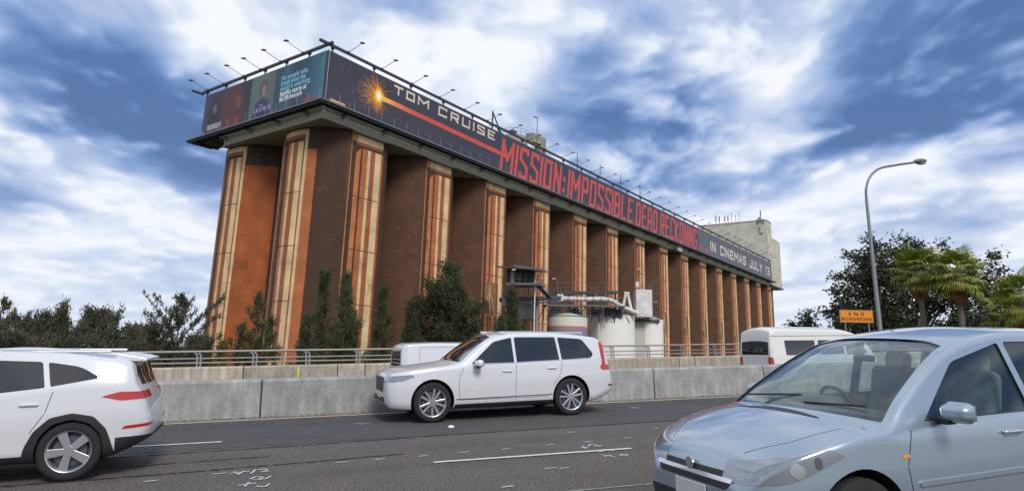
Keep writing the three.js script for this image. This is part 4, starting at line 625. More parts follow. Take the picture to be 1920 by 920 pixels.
{
  const gs = 'she-oaks between the road and the silos', gl = 'trees left of the silos', gr = 'trees behind the road sign';
  const spire = (k) => Math.pow(1 - k, 1.05) * 1.05 + .1;
  sheOak('slender twin-topped she-oak in front of the corner silo\'s left painted column', -17.9, -46.8, 5.35, 1.75, { seed: 11, group: gs, nb: 130, base: .34, leaders: [[-.05, 0, 1], [-.55, .1, .82], [.5, -.1, .86]], shape: (k) => spire(k) * .75 });
  sheOak('low yellowish shrub at the foot of the leftmost silo', -19.1, -44.4, 1.75, 1.0, { seed: 12, name: 'shrub', group: gs, nb: 60, base: .5, tone: [.14, .125, .03] });
  sheOak('short dense she-oak left of the tall thin one', -14.8, -47.9, 3.9, 1.15, { seed: 13, group: gs, nb: 110, base: .3, shape: spire, clump: .24 });
  sheOak('tall thin she-oak against the dark face of the corner silo', -14.9, -51.9, 7.6, 1.5, { seed: 14, group: gs, nb: 110, base: .3, shape: (k) => (k < .5 ? 1 - k : .5 - (k - .5) * .7) + .12 });
  sheOak('broad dark she-oak with a pointed top before the corner column', -12.6, -50.5, 7.3, 1.95, { seed: 15, group: gs, nb: 190, base: .28, shape: spire, clump: .26, leaders: [[0, 0, 1], [0, 0, 1], [.3, 0, .8]] });
  sheOak('sparse she-oak at the right edge of the corner silo', -10.4, -53, 6.6, 1.55, { seed: 16, group: gs, nb: 120, base: .28, shape: spire });
  sheOak('biggest bushy dark tree in front of the second silo', -5.1, -51.8, 8.5, 2.9, { seed: 17, group: gs, nb: 260, base: .26, clump: .34, needles: 34, leaders: [[0, 0, 1], [-.35, 0, .88], [.4, .1, .84], [.1, .3, .92]], shape: (k) => (k < .35 ? .95 : .95 - (k - .35) * 1.15) * .8 + .06, nl: 1.1, nw: 1.8, rise: .6, tone: [.06, .066, .03] });
  sheOak('small dark tree at the left foot of the biggest bushy tree', -7.4, -49.5, 5.2, 1.15, { seed: 18, group: gs, nb: 120, base: .3, clump: .27, shape: spire, tone: [.06, .07, .03] });
  sheOak('tree in front of the roofed steel platform', .6, -70, 8.8, 1.75, { seed: 19, group: gs, nb: 120, base: .3, clump: .32, shape: (k) => 1 - k * .8, nw: 1.5, nl: 1.2 });
  sheOak('low dark tree beside the column with the painted figure', -.95, -68, 5.2, 1.5, { seed: 20, group: gs, nb: 100, base: .3, clump: .32, shape: spire, nw: 1.5 });
  const back = { tone: [.095, .098, .06] };
  const three = [[0, 0, 1], [-.7, .1, .86], [.75, 0, .88]];
  [[-38.2, -49.4, 4.6, 2.2, 31, 'open-crowned tree cut by the left edge of the picture', 1, three], [-35.6, -48.6, 3.0, 2.6, 32, 'low spreading tree next to the left picture edge', 0, three], [-38, -54, 3.5, 1.6, 33, 'small pale tree behind the white car roof at the left', 0], [-33.8, -49.7, 4.2, 2.3, 34, 'three-pointed she-oak left of the rounded tree', 0, three], [-31.9, -50.8, 3.8, 2.2, 35, 'rounded leaning tree in the middle of the left tree line', 2, [[.2, 0, 1], [-.4, 0, .8], [.7, 0, .93]]], [-34.2, -61.2, 3.1, 1.7, 36, 'bushy upright tree alone against the sky left of the silos', 2, [[.3, 0, 1], [-.3, 0, .95]]], [-28.7, -57.3, 5.7, 2.7, 37, 'tall lacy tree just left of the silos', 1, [[0, 0, 1], [0, 0, 1], [-.65, 0, .78]]], [-31.5, -48.8, 1.2, 3.2, 38, 'dense low tree filling the left tree line', 3], [-34.5, -45.4, 1.3, 3.0, 39, 'dense low tree behind the left white car', 3], [-33.9, -72.5, 2.0, 2.0, 40, 'dark low tree at the foot of the lacy tree', 3]].forEach(([x, z, tp, hw, s, l, kind, ld]) => {
    sheOak(l, x, z, tp, hw, { seed: s, group: gl, leaders: ld, nb: [170, 90, 160, 190][kind], base: [.36, .42, .4, .38][kind], clump: [.27, .17, .28, .36][kind], needles: kind === 3 ? 36 : 34, shape: kind === 3 ? (k) => .9 - k * .4 : kind === 2 ? (k) => .55 + .25 * Math.sin(k * 3) - k * .2 : (k) => spire(k) * (kind === 1 ? 1.5 : ld ? .8 : 1), nw: kind === 1 ? 1.3 : 1.6, nl: 1.15, ...back });
  });
  for (const [x, z, tp, hw, s, l] of [[-55.6, -95, 2.5, 2.2, 51, 'far round-headed tree in the gap left of the lone upright tree'], [-46.5, -88.6, 2.2, 2.8, 52, 'far dark tree between the lone upright tree and the lacy tree'], [-70, -86, 1.6, 4, 53, 'far dark tree low behind the left tree line'], [-62, -76, 1.2, 4, 54, 'far dark tree low behind the rounded leaning tree'], [-41, -92, 1.4, 3.0, 55, 'far low tree right behind the lacy tree'], [-52, -84, .9, 4.5, 56, 'far low tree behind the lone upright tree']]) broadTree(l, x, z, tp, hw, { seed: s, name: 'background_tree', group: gl, clumps: 90, ls: 1.5, base: .25, tone: [.06, .068, .04] });
  broadTree('tall dark fig tree behind the street lamp', 35.3, -63.5, 13.7, 3.4, { seed: 61, group: gr, clumps: 170, base: .28 });
  broadTree('dark fig tree rising behind the two nearest palms', 41.0, -66.8, 15.2, 4.8, { seed: 62, group: gr, clumps: 230, base: .28 });
  broadTree('dark tree right of the palms with thin open top', 45.6, -63, 13.2, 4.2, { seed: 63, group: gr, clumps: 120, base: .3 });
  broadTree('low dark bush at the left end of the trees by the sign', 33.2, -73, 7.4, 2.9, { seed: 64, name: 'low_tree', group: gr, clumps: 110, base: .25 });
  broadTree('low dark tree right behind the orange road sign', 36.2, -69, 8.3, 3.6, { seed: 65, name: 'low_tree', group: gr, clumps: 150, base: .25 });
  broadTree('dark tree filling the gap below the palms', 41.5, -58.5, 6.6, 4.2, { seed: 66, name: 'low_tree', group: gr, clumps: 170, base: .3 });
  broadTree('green low tree below the rightmost palms', 38.6, -50.5, 5.6, 3.2, { seed: 67, name: 'low_tree', group: gr, clumps: 120, base: .3, tone: [.05, .07, .022] });
  // fan palms: every frond a part
  const rp = rngOf(90);
  const frondGeo = (dead, seed) => {
    const r = rngOf(seed), L = new Leaves(), pet = dead ? .5 : 1.15, R = dead ? .95 : 1.15, n = 24;
    const c0 = dead ? [.30, .17, .08] : [.20 + r() * .07, .25 + r() * .04, .045], up = V3(0, 1, 0);
    L.tri(V3(-.025, 0, 0), V3(.025, 0, 0), V3(0, .02, pet), [c0[0] * 1.2, c0[1], c0[2]], up);
    for (let i = 0; i < n; i++) {
      const a = ((i + .5) / n - .5) * (dead ? 1.6 : 3.6), len = R * (.8 + .2 * Math.cos(a)) * (.9 + r() * .2), w = .055, d = V3(Math.sin(a), 0, Math.cos(a)), s = V3(Math.cos(a), 0, -Math.sin(a)), fold = (i % 2 ? 1 : -1) * .02;
      const p0 = V3(0, 0, pet), m = p0.clone().addScaledVector(d, len * .62).add(V3(0, -.06 - .05 * r() + fold, 0)), e = p0.clone().addScaledVector(d, len * .93).add(V3(0, -.36 - r() * .22, 0)), k = .75 + r() * .5, c = c0.map((v) => v * k), tip = [c[0] * 1.35, c[1] * 1.15, c[2]];
      const nn = V3(gauss(r) * .25, 1, gauss(r) * .25).normalize();
      L.tri(p0, m.clone().addScaledVector(s, w), m.clone().addScaledVector(s, -w), c, nn); L.tri(m.clone().addScaledVector(s, w), e, m.clone().addScaledVector(s, -w), tip, nn);
    }
    return L.geo();
  };
  const FG = [0, 1, 2, 3].map((i) => frondGeo(false, 200 + i)), DG = [0, 1].map((i) => frondGeo(true, 300 + i));
  const palm = (label, x, z, crownY, scale, nf, bx = 0) => {
    const t = thing('fan_palm', label, 'palm', 'fan palms at the right'); t.position.set(x, GROUND, z); const H = crownY - GROUND;
    const pts = []; for (let i = 0; i <= 10; i++) pts.push([(.24 - .06 * i / 10 + (i === 0 ? .1 : 0)) * 1.05, H * i / 10]);
    const tr = new THREE.LatheGeometry(pts.map((p) => new THREE.Vector2(p[0], p[1])), 14), a = tr.attributes.position; for (let i = 0; i < a.count; i++) { const k = 1 - a.getY(i) / H; a.setX(i, a.getX(i) + bx * k); }
    tr.computeVertexNormals(); obj('trunk', tr, std(lin(.22, .175, .135), .95, { map: rep(fineNoise, .6), bumpMap: rep(concreteBump, .8), bumpScale: .02 }), t);
    for (let i = 0; i < nf; i++) {
      const k = i / nf, f = inst('frond', FG[i % 4], palmM, t), el = lerp(1.35, -.75, Math.pow(k, .8)) + (rp() - .5) * .25;
      f.position.set(0, H + .1 - k * .45, 0); f.rotation.order = 'YXZ'; f.rotation.set(-el, i * 2.4 + rp() * .5, (rp() - .5) * .5); f.scale.setScalar(scale * (.85 + rp() * .3));
    }
    for (let i = 0; i < 9; i++) { const f = inst('dead_frond', DG[i % 2], deadLeaf, t); f.position.set(0, H - .5 - rp() * .5, 0); f.rotation.order = 'YXZ'; f.rotation.set(1.15 + rp() * .35, i * .75 + rp(), (rp() - .5) * .4); f.scale.setScalar(scale * (.9 + rp() * .3)); }
  };
  const deadLeaf = leafMat(.9);
  palm('left of the two big fan palms, pale trunk leaning right', 33.1, -52.4, 9.1, 1.0, 42, .25);
  palm('right of the two big fan palms with brown hanging fronds', 34.2, -49.4, 8.5, 1.0, 44, -.2);
  palm('smaller fan palm at the right edge of the picture', 34.9, -44.3, 6.3, .92, 38);
  palm('half hidden fan palm left of the rightmost one', 39.4, -51.6, 5.6, .95, 34);
}

// ---------------------------------------------------------------- street lamp and road sign
{
  const st = thing('street_lamp', 'tall galvanised street lamp with a curved arm beside the orange sign', 'street lamp'); st.position.copy(onRoad(29.35, -.3, 24.75)); st.rotation.y = .36;
  const path = new THREE.CurvePath(); const pts = [V3(0, 0, 0), V3(-.06, 3, 0), V3(-.14, 6, 0), V3(-.22, 8.6, 0)];
  obj('pole', [bar(V3(0, 0, 0), V3(-.16, 9.1, 0), .13, 14, .075)], M.galv, st);
  obj('arm', tubeOf([V3(-.16, 9.05, 0), V3(-.12, 9.6, 0), V3(.22, 10.3, 0), V3(.9, 10.85, 0), V3(2.2, 11.25, 0), V3(3.75, 11.62, 0)], .062, 40, 10), std(lin(.2, .2, .2), .5, { metalness: .5 }), st);
  const hd = new THREE.SphereGeometry(.5, 22, 12).scale(1, .3, .42); hd.rotateZ(.16); obj('lamp_head', hd.translate(4.2, 11.75, 0), std(lin(.16, .155, .14), .45), st);
  const ln = new THREE.SphereGeometry(.36, 18, 8, 0, 6.2832, Math.PI / 2, Math.PI / 2).scale(1, .3, .4); ln.rotateZ(.16); obj('lens', ln.translate(4.3, 11.66, 0), M.lampGlass, st);
  obj('base_plate', [box(.5, .04, .5, 0, .02, 0), box(.26, .5, .26, 0, .27, 0)], M.galv, st);
  const sg = thing('road_sign', 'orange END ROADWORK sign on two thin posts in front of the dark trees', 'road sign'); sg.position.copy(onRoad(28.0, -.3, 24.95)); sg.rotation.y = -.12;
  const face = canvasTex(512, 256, (c, w, h) => { c.fillStyle = '#e58a12'; c.fillRect(0, 0, w, h); c.strokeStyle = '#1d1408'; c.lineWidth = 5; c.strokeRect(7, 7, w - 14, h - 14); c.fillStyle = '#1d1408'; c.textAlign = 'center'; c.font = 'bold 100px sans-serif'; c.fillText('E N D', w / 2, 112); c.save(); c.translate(w / 2, 220); c.scale(.84, 1); c.fillText('ROADWORK', 0, 0); c.restore(); const r = rngOf(3); for (let i = 0; i < 90; i++) { c.fillStyle = 'rgba(90,50,10,' + r() * .08 + ')'; c.fillRect(r() * w, r() * h, 4 + r() * 40, 2 + r() * 12); } });
  obj('board', [rbox(1.62, .64, .05, .02, 0, 2.92, 0)], std(lin(.3, .3, .3), .6), sg); obj('sign_face', new THREE.PlaneGeometry(1.59, .61).translate(0, 2.92, .029), std(0xffffff, .45, { map: face }), sg, false);
  obj('post', bar(V3(-.55, 0, -.04), V3(-.55, 3.0, -.04), .035, 8), M.galv, sg); obj('post', bar(V3(.58, 0, -.04), V3(.58, 3.0, -.04), .035, 8), M.galv, sg);
}

// ---------------------------------------------------------------- vehicles
const csg = new Evaluator(); csg.attributes = ['position', 'normal']; csg.useGroups = true;
// smooth curve through points that never overshoots
function pchip(pts) {
  const n = pts.length, x = pts.map((p) => p[0]), y = pts.map((p) => p[1]), h = [], d = [], m = new Array(n).fill(0);
  for (let i = 0; i < n - 1; i++) { h[i] = x[i + 1] - x[i]; d[i] = (y[i + 1] - y[i]) / h[i]; }
  m[0] = d[0]; m[n - 1] = d[n - 2];
  for (let i = 1; i < n - 1; i++) if (d[i - 1] * d[i] > 0) { const a = 2 * h[i] + h[i - 1], b = h[i] + 2 * h[i - 1]; m[i] = (a + b) / (a / d[i - 1] + b / d[i]); }
  return (t) => { if (t <= x[0]) return y[0]; if (t >= x[n - 1]) return y[n - 1]; let i = 0; while (t > x[i + 1]) i++; const s = (t - x[i]) / h[i], s2 = s * s, s3 = s2 * s; return y[i] * (2 * s3 - 3 * s2 + 1) + m[i] * h[i] * (s3 - 2 * s2 + s) + y[i + 1] * (-2 * s3 + 3 * s2) + m[i + 1] * h[i] * (s3 - s2); };
}
function loftCar(S) {
  const top = pchip(S.top), belt = pchip(S.belt), wid = pchip(S.wid), bot = pchip(S.bot), crown = pchip(S.crown), rt = pchip(S.rt ?? [[0, .06], [S.L, .06]]);
  const xs = []; const nS = S.stations ?? 130; for (let i = 0; i <= nS; i++) { const k = i / nS; xs.push(S.L * (k - .045 * Math.sin(k * 6.28318))); }
  const fillet = (pts, rs) => { // rounds the inner corners of an open polyline
    const out = [pts[0]];
    for (let i = 1; i < pts.length - 1; i++) {
      const [ax, ay] = pts[i - 1], [bx, by] = pts[i], [cx, cy] = pts[i + 1], l1 = Math.hypot(ax - bx, ay - by) || 1e-6, l2 = Math.hypot(cx - bx, cy - by) || 1e-6, r = Math.min(rs[i], l1 * .48, l2 * .48);
      const p = [bx + (ax - bx) / l1 * r, by + (ay - by) / l1 * r], q = [bx + (cx - bx) / l2 * r, by + (cy - by) / l2 * r];
      for (let k = 0; k <= 4; k++) { const t = k / 4; out.push([p[0] * (1 - t) ** 2 + 2 * bx * t * (1 - t) + q[0] * t * t, p[1] * (1 - t) ** 2 + 2 * by * t * (1 - t) + q[1] * t * t]); }
    }
    out.push(pts[pts.length - 1]); return out;
  };
  const rings = xs.map((x) => {
    const w = wid(x), yb = bot(x), yt = top(x), cr = crown(x); let ys = Math.min(belt(x), yt - cr * .6 - .015); ys = Math.max(ys, yb + .2);
    const yte = Math.max(ys + .008, yt - cr), ym = lerp(yb, ys, .56), bulge = S.bulge ?? .02, wt = Math.max(w * .5, w - bulge * 1.2 - (S.tumble ?? .3) * (yte - ys) - .012);
    const half = fillet([[0, yb], [w - .09, yb], [w - .025, yb + .1], [w, ym], [w - bulge, ys], [wt, yte], [wt * .86, lerp(yte, yt, .3)]], [0, .05, .08, .12, .06, rt(x), 0]);
    for (let k = 1; k <= 7; k++) { const z = wt * .86 * (1 - k / 7); half.push([z, lerp(yte, yt, .3) + (yt - lerp(yte, yt, .3)) * (1 - (z / (wt * .86)) ** 2)]); }
    const ring = half.map(([z, y]) => [x, y, z]); for (let i = half.length - 2; i > 0; i--) ring.push([x, half[i][1], -half[i][0]]); return ring;
  });
  const N = rings[0].length, pos = [], idx = []; rings.forEach((r) => r.forEach((p) => pos.push(...p)));
  for (let i = 0; i < rings.length - 1; i++) for (let j = 0; j < N; j++) { const a = i * N + j, b = i * N + (j + 1) % N, c = a + N, d = b + N; idx.push(a, c, b, b, c, d); }
  for (const [i, flip] of [[0, 0], [rings.length - 1, 1]]) { const c = pos.length / 3; let y = 0; rings[i].forEach((p) => (y += p[1] / N)); pos.push(rings[i][0][0], y, 0); for (let j = 0; j < N; j++) { const a = i * N + j, b = i * N + (j + 1) % N; flip ? idx.push(b, a, c) : idx.push(a, b, c); } }
  const g = new THREE.BufferGeometry(); g.setAttribute('position', new THREE.Float32BufferAttribute(pos, 3)); g.setIndex(idx); g.computeVertexNormals();
  return g;
}
function grown(g, d) { const h = g.clone(), p = h.attributes.position, n = g.attributes.normal; for (let i = 0; i < p.count; i++) p.setXYZ(i, p.getX(i) + n.getX(i) * d, p.getY(i) + n.getY(i) * d, p.getZ(i) + n.getZ(i) * d); return h; }
const brush = (g, m) => { const h = g.clone(); for (const k of Object.keys(h.attributes)) if (k !== 'position' && k !== 'normal') h.deleteAttribute(k); const b = new Brush(h, m); b.updateMatrixWorld(); return b; };
const carve = (a, b) => csg.evaluate(a, b, SUBTRACTION), meet = (a, b) => csg.evaluate(a, b, INTERSECTION);
// outline in side view, rounded at its corners, pushed through z0..z1 (taper narrows it upwards)
function sidePrism(pts, z0, z1, round = .04, taper) {
  const s = new THREE.Shape(), n = pts.length;
  for (let i = 0; i < n; i++) { const a = pts[(i + n - 1) % n], b = pts[i], c = pts[(i + 1) % n], l1 = Math.hypot(a[0] - b[0], a[1] - b[1]), l2 = Math.hypot(c[0] - b[0], c[1] - b[1]), r = Math.min(b[2] ?? round, l1 * .45, l2 * .45); const p = [b[0] + (a[0] - b[0]) / l1 * r, b[1] + (a[1] - b[1]) / l1 * r], q = [b[0] + (c[0] - b[0]) / l2 * r, b[1] + (c[1] - b[1]) / l2 * r]; if (i) s.lineTo(p[0], p[1]); else s.moveTo(p[0], p[1]); s.quadraticCurveTo(b[0], b[1], q[0], q[1]); }
  s.closePath();
  const g = new THREE.ExtrudeGeometry(s, { depth: z1 - z0, bevelEnabled: false, curveSegments: 5 }).translate(0, 0, z0);
  if (taper) { const p = g.attributes.position; for (let i = 0; i < p.count; i++) p.setZ(i, p.getZ(i) * taper(p.getX(i), p.getY(i))); g.computeVertexNormals(); }
  return g;
}
function frontPrism(pts, x0, x1, round = .03) { const g = sidePrism(pts, 0, x1 - x0, round); g.rotateY(Math.PI / 2).translate(x0, 0, 0); return g; } // outline in (-z, y)
function toMesh(b, name, mat, parent) { const g = b.geometry; if (!g.attributes.position.count) return null; const m = new THREE.Mesh(g, mat ?? b.material); m.name = name; m.castShadow = m.receiveShadow = true; if (!Array.isArray(m.material)) { g.clearGroups(); } parent.add(m); return m; }
const paint = (r, g, b, metal = 0, rough = .4) => new THREE.MeshPhysicalMaterial({ color: lin(r, g, b), roughness: rough, metalness: metal, clearcoat: 1, clearcoatRoughness: .04 });
const CM = {
  white: paint(.62, .625, .635), silver: paint(.36, .43, .49, .6, .3), cream: paint(.72, .70, .64),
  dark: std(lin(.012, .012, .013), .75), trim: std(lin(.02, .02, .021), .5), glass: new THREE.MeshPhysicalMaterial({ color: lin(.012, .014, .017), roughness: .04, clearcoat: 1, clearcoatRoughness: .02 }),
  clear: new THREE.MeshPhysicalMaterial({ color: lin(.86, .92, .90), roughness: .02, transmission: 1, thickness: 0, ior: 1.5, side: THREE.DoubleSide }), smoke: new THREE.MeshPhysicalMaterial({ color: lin(.42, .46, .46), roughness: .03, transmission: 1, thickness: 0, ior: 1.5 }),
  rubber: std(lin(.018, .018, .018), .85, { bumpMap: rep(concreteBump, .4), bumpScale: .003 }), alloy: std(lin(.55, .56, .58), .3, { metalness: .8 }), disc: std(lin(.12, .12, .125), .5, { metalness: .6 }), chrome: std(lin(.75, .76, .78), .15, { metalness: .95 }),
  red: new THREE.MeshPhysicalMaterial({ color: lin(.48, .012, .01), roughness: .12, clearcoat: 1 }), lens: new THREE.MeshPhysicalMaterial({ color: lin(.30, .32, .34), roughness: .14, metalness: .55, clearcoat: 1 }), amber: std(lin(.7, .28, .03), .25), plate: std(lin(.62, .62, .55), .5), seat: std(lin(.20, .19, .175), .9), dash: std(lin(.11, .105, .10), .8),
};
function wheelGeo(R, w, spokes, rimR, style = 'twin') {
  const hw = w / 2, t = []; for (const [r, z] of [[rimR, -hw * .9], [rimR + .03, -hw], [R - .035, -hw], [R - .006, -hw * .82], [R, -hw * .6], [R, hw * .6], [R - .006, hw * .82], [R - .035, hw], [rimR + .03, hw], [rimR, hw * .9]]) t.push(new THREE.Vector2(r, z));
  const tyre = metric(prep(new THREE.LatheGeometry(t, 44).rotateX(Math.PI / 2)));
  const gr = [];
  for (let k = 0; k < 3; k++) gr.push(new THREE.TorusGeometry(R + .0005, .004, 4, 44).translate(0, 0, (k - 1) * hw * .35));
  const bar_ = [new THREE.Vector2(rimR - .025, -hw * .85), new THREE.Vector2(rimR - .03, hw * .5), new THREE.Vector2(rimR - .012, hw * .84), new THREE.Vector2(rimR + .008, hw * .92), new THREE.Vector2(rimR + .01, hw * .8), new THREE.Vector2(rimR - .005, hw * .5), new THREE.Vector2(rimR - .005, -hw * .85)];
  const rim = [new THREE.LatheGeometry(bar_, 44).rotateX(Math.PI / 2)];
  for (let i = 0; i < spokes; i++) for (const sgn of style === 'twin' ? [-1, 1] : [0]) {
    const sh = style === 'twin' ? [[.03, sgn * .012 - .014], [rimR - .015, sgn * .062 - .017], [rimR - .015, sgn * .062 + .017], [.03, sgn * .012 + .014]] : [[.04, -.035], [rimR - .015, -.05], [rimR - .015, .05], [.04, .035]];
    rim.push(extrude(sh, .022, .006).translate(0, 0, hw * .5).rotateZ(i / spokes * 6.28318));
  }
  rim.push(new THREE.CylinderGeometry(.062, .07, .05, 20).rotateX(Math.PI / 2).translate(0, 0, hw * .58));
  const disc = [new THREE.CylinderGeometry(rimR * .74, rimR * .74, .03, 30).rotateX(Math.PI / 2).translate(0, 0, hw * .1), new THREE.CylinderGeometry(rimR - .03, rimR - .03, .02, 30).rotateX(Math.PI / 2).translate(0, 0, -hw * .3)];
  return { tyre, rim: metric(join(rim)), disc: metric(join(disc)) };
}
function car(S, name, label, category) {
  const t = thing(name, label, category, 'traffic on the two carriageways');
  const base = loftCar(S), W = S.half, P = S.paint, cut = [];
  let body = brush(base, P);
  // wheel wells
  const ra = S.R + (S.archGap ?? .055);
  { const cs = []; for (const ax of S.axles) for (const sg of [-1, 1]) cs.push(new THREE.CylinderGeometry(ra, ra, .42, 40).rotateX(Math.PI / 2).translate(ax, S.R + .01, sg * (W - .12))); body = carve(body, brush(join(cs), CM.dark)); }
  // cabin hollow for cars one can see into
  if (S.hollow) { const inner = meet(brush(grown(base, -.045), CM.seat), brush(new THREE.BoxGeometry(S.hollow[1] - S.hollow[0], 1.6, 3).translate((S.hollow[0] + S.hollow[1]) / 2, S.hollow[2] + .8, 0), CM.seat)); body = carve(body, inner); }
  const shrunk = grown(base, -.012), pane = S.hollow ? carve(brush(shrunk, CM.clear), brush(grown(base, -.017), CM.clear)) : brush(shrunk, CM.glass);
  const put = [];
  for (const win of S.windows) for (const sg of [1, -1]) {
    const zi = S.hollow ? .45 : W - (win.deep ?? .42), pr = sg > 0 ? sidePrism(win.pts, zi, W + .3, win.round) : sidePrism(win.pts, -W - .3, -zi, win.round);
    put.push([win.name ?? 'side_window', pr, win.mat]);
  }
  for (const win of S.screens) put.push([win.name, sidePrism(win.pts, -1, 1, .02, win.half), win.mat]);
  body = carve(body, brush(join(put.slice(0, S.windows.length * 2).map((q) => q[1].clone())), CM.trim));
  for (const [, pr] of put.slice(S.windows.length * 2)) body = carve(body, brush(pr, CM.trim));
  // panel gaps: real grooves, 9 mm deep
  if (S.seams?.length) {
    const gs = [];
    for (const line of S.seams) for (let i = 0; i < line.length - 1; i++) {
      let [ax, ay] = line[i], [bx, by] = line[i + 1]; const L = Math.hypot(bx - ax, by - ay), ex = (bx - ax) / L * .0055, ey = (by - ay) / L * .0055, nx = -ey * .75, ny = ex * .75;
      if (i) { ax += ex; ay += ey; } bx -= ex; by -= ey;
      for (const sg of [1, -1]) gs.push(sidePrism([[ax + nx, ay + ny, .0003], [bx + nx, by + ny, .0003], [bx - nx, by - ny, .0003], [ax - nx, ay - ny, .0003]], sg > 0 ? .5 : -W - .2, sg > 0 ? W + .2 : -.5, .0003));
    }
    for (const [x0, z0, x1, z1] of S.hoodSeams ?? []) for (const sg of [1, -1]) { const L = Math.hypot(x1 - x0, z1 - z0), g = new THREE.BoxGeometry(L, .7, .007); g.rotateY(-Math.atan2(sg * (z1 - z0), x1 - x0)).translate((x0 + x1) / 2, 1.0, sg * (z0 + z1) / 2); gs.push(g); }
    body = carve(body, carve(brush(join(gs), CM.dark), brush(grown(base, -.009), CM.dark)));
  }
  const bm = toMesh(body, 'body', body.material, t);
  for (const [n, pr, mat] of put) toMesh(meet(pane, brush(pr, mat ?? CM.glass)), n, mat ?? (S.hollow ? CM.clear : CM.glass), t);
  // fitted parts that follow the bodywork, a few millimetres proud
  const cache = new Map();
  for (const f of S.fitted ?? []) {
    const d = f.proud ?? .004; if (!cache.has(d)) cache.set(d, grown(base, d));
    const prs = f.front ? [frontPrism(f.pts, f.front[0], f.front[1], f.round)] : f.both === false ? [sidePrism(f.pts, f.z?.[0] ?? -2, f.z?.[1] ?? 2, f.round)] : [sidePrism(f.pts, f.z?.[0] ?? .3, W + .3, f.round), sidePrism(f.pts, -W - .3, -(f.z?.[0] ?? .3), f.round)];
    for (const pr of prs) toMesh(meet(brush(cache.get(d), f.mat), brush(pr, f.mat)), f.name, f.mat, t);
  }
  const wg = wheelGeo(S.R, S.tw ?? .235, S.spokes ?? 5, S.rim ?? S.R * .68, S.rimStyle);
  for (const ax of S.axles) for (const sg of [1, -1]) { const w = new THREE.Group(); w.name = 'wheel'; t.add(w); w.position.set(ax, S.R, sg * (W - .135)); if (sg < 0) w.rotation.y = Math.PI; inst('tyre', wg.tyre, CM.rubber, w); const rm = inst('rim', wg.rim, S.rimMat ?? CM.alloy, w); rm.rotation.z = (S.spin ?? .3) + ax; inst('brake_disc', wg.disc, CM.disc, w); }
  // mirrors and handles
  for (const sg of [1, -1]) {
    const [mx, my] = S.mirror, mz = sg * (W - .02 - (S.tumble ?? .3) * .04);
    const hg = new RoundedBoxGeometry(.13, .15, .22, 4, .055), a = hg.attributes.position; for (let i = 0; i < a.count; i++) if (a.getX(i) < 0) { a.setY(i, a.getY(i) * .8); a.setX(i, a.getX(i) * 1.3); } hg.computeVertexNormals();
    const mm = obj('mirror', [hg.translate(mx, my, mz + sg * .15)], P, t); obj('mirror_foot', [rbox(.1, .05, .12, .02, mx + .02, my - .07, mz + sg * .03)], CM.trim, mm); obj('mirror_glass', box(.006, .11, .17, mx + .067, my, mz + sg * .15), CM.chrome, mm);
    for (const [hx, hy] of S.handles ?? []) { const wz = sg * (W - .004); obj('door_handle', [new RoundedBoxGeometry(.21, .032, .035, 3, .014).translate(hx, hy, wz)], S.handleMat ?? P, t); }
  }
  for (const e of S.extra ?? []) obj(e[0], e[1], e[2], t);
  return t;
}
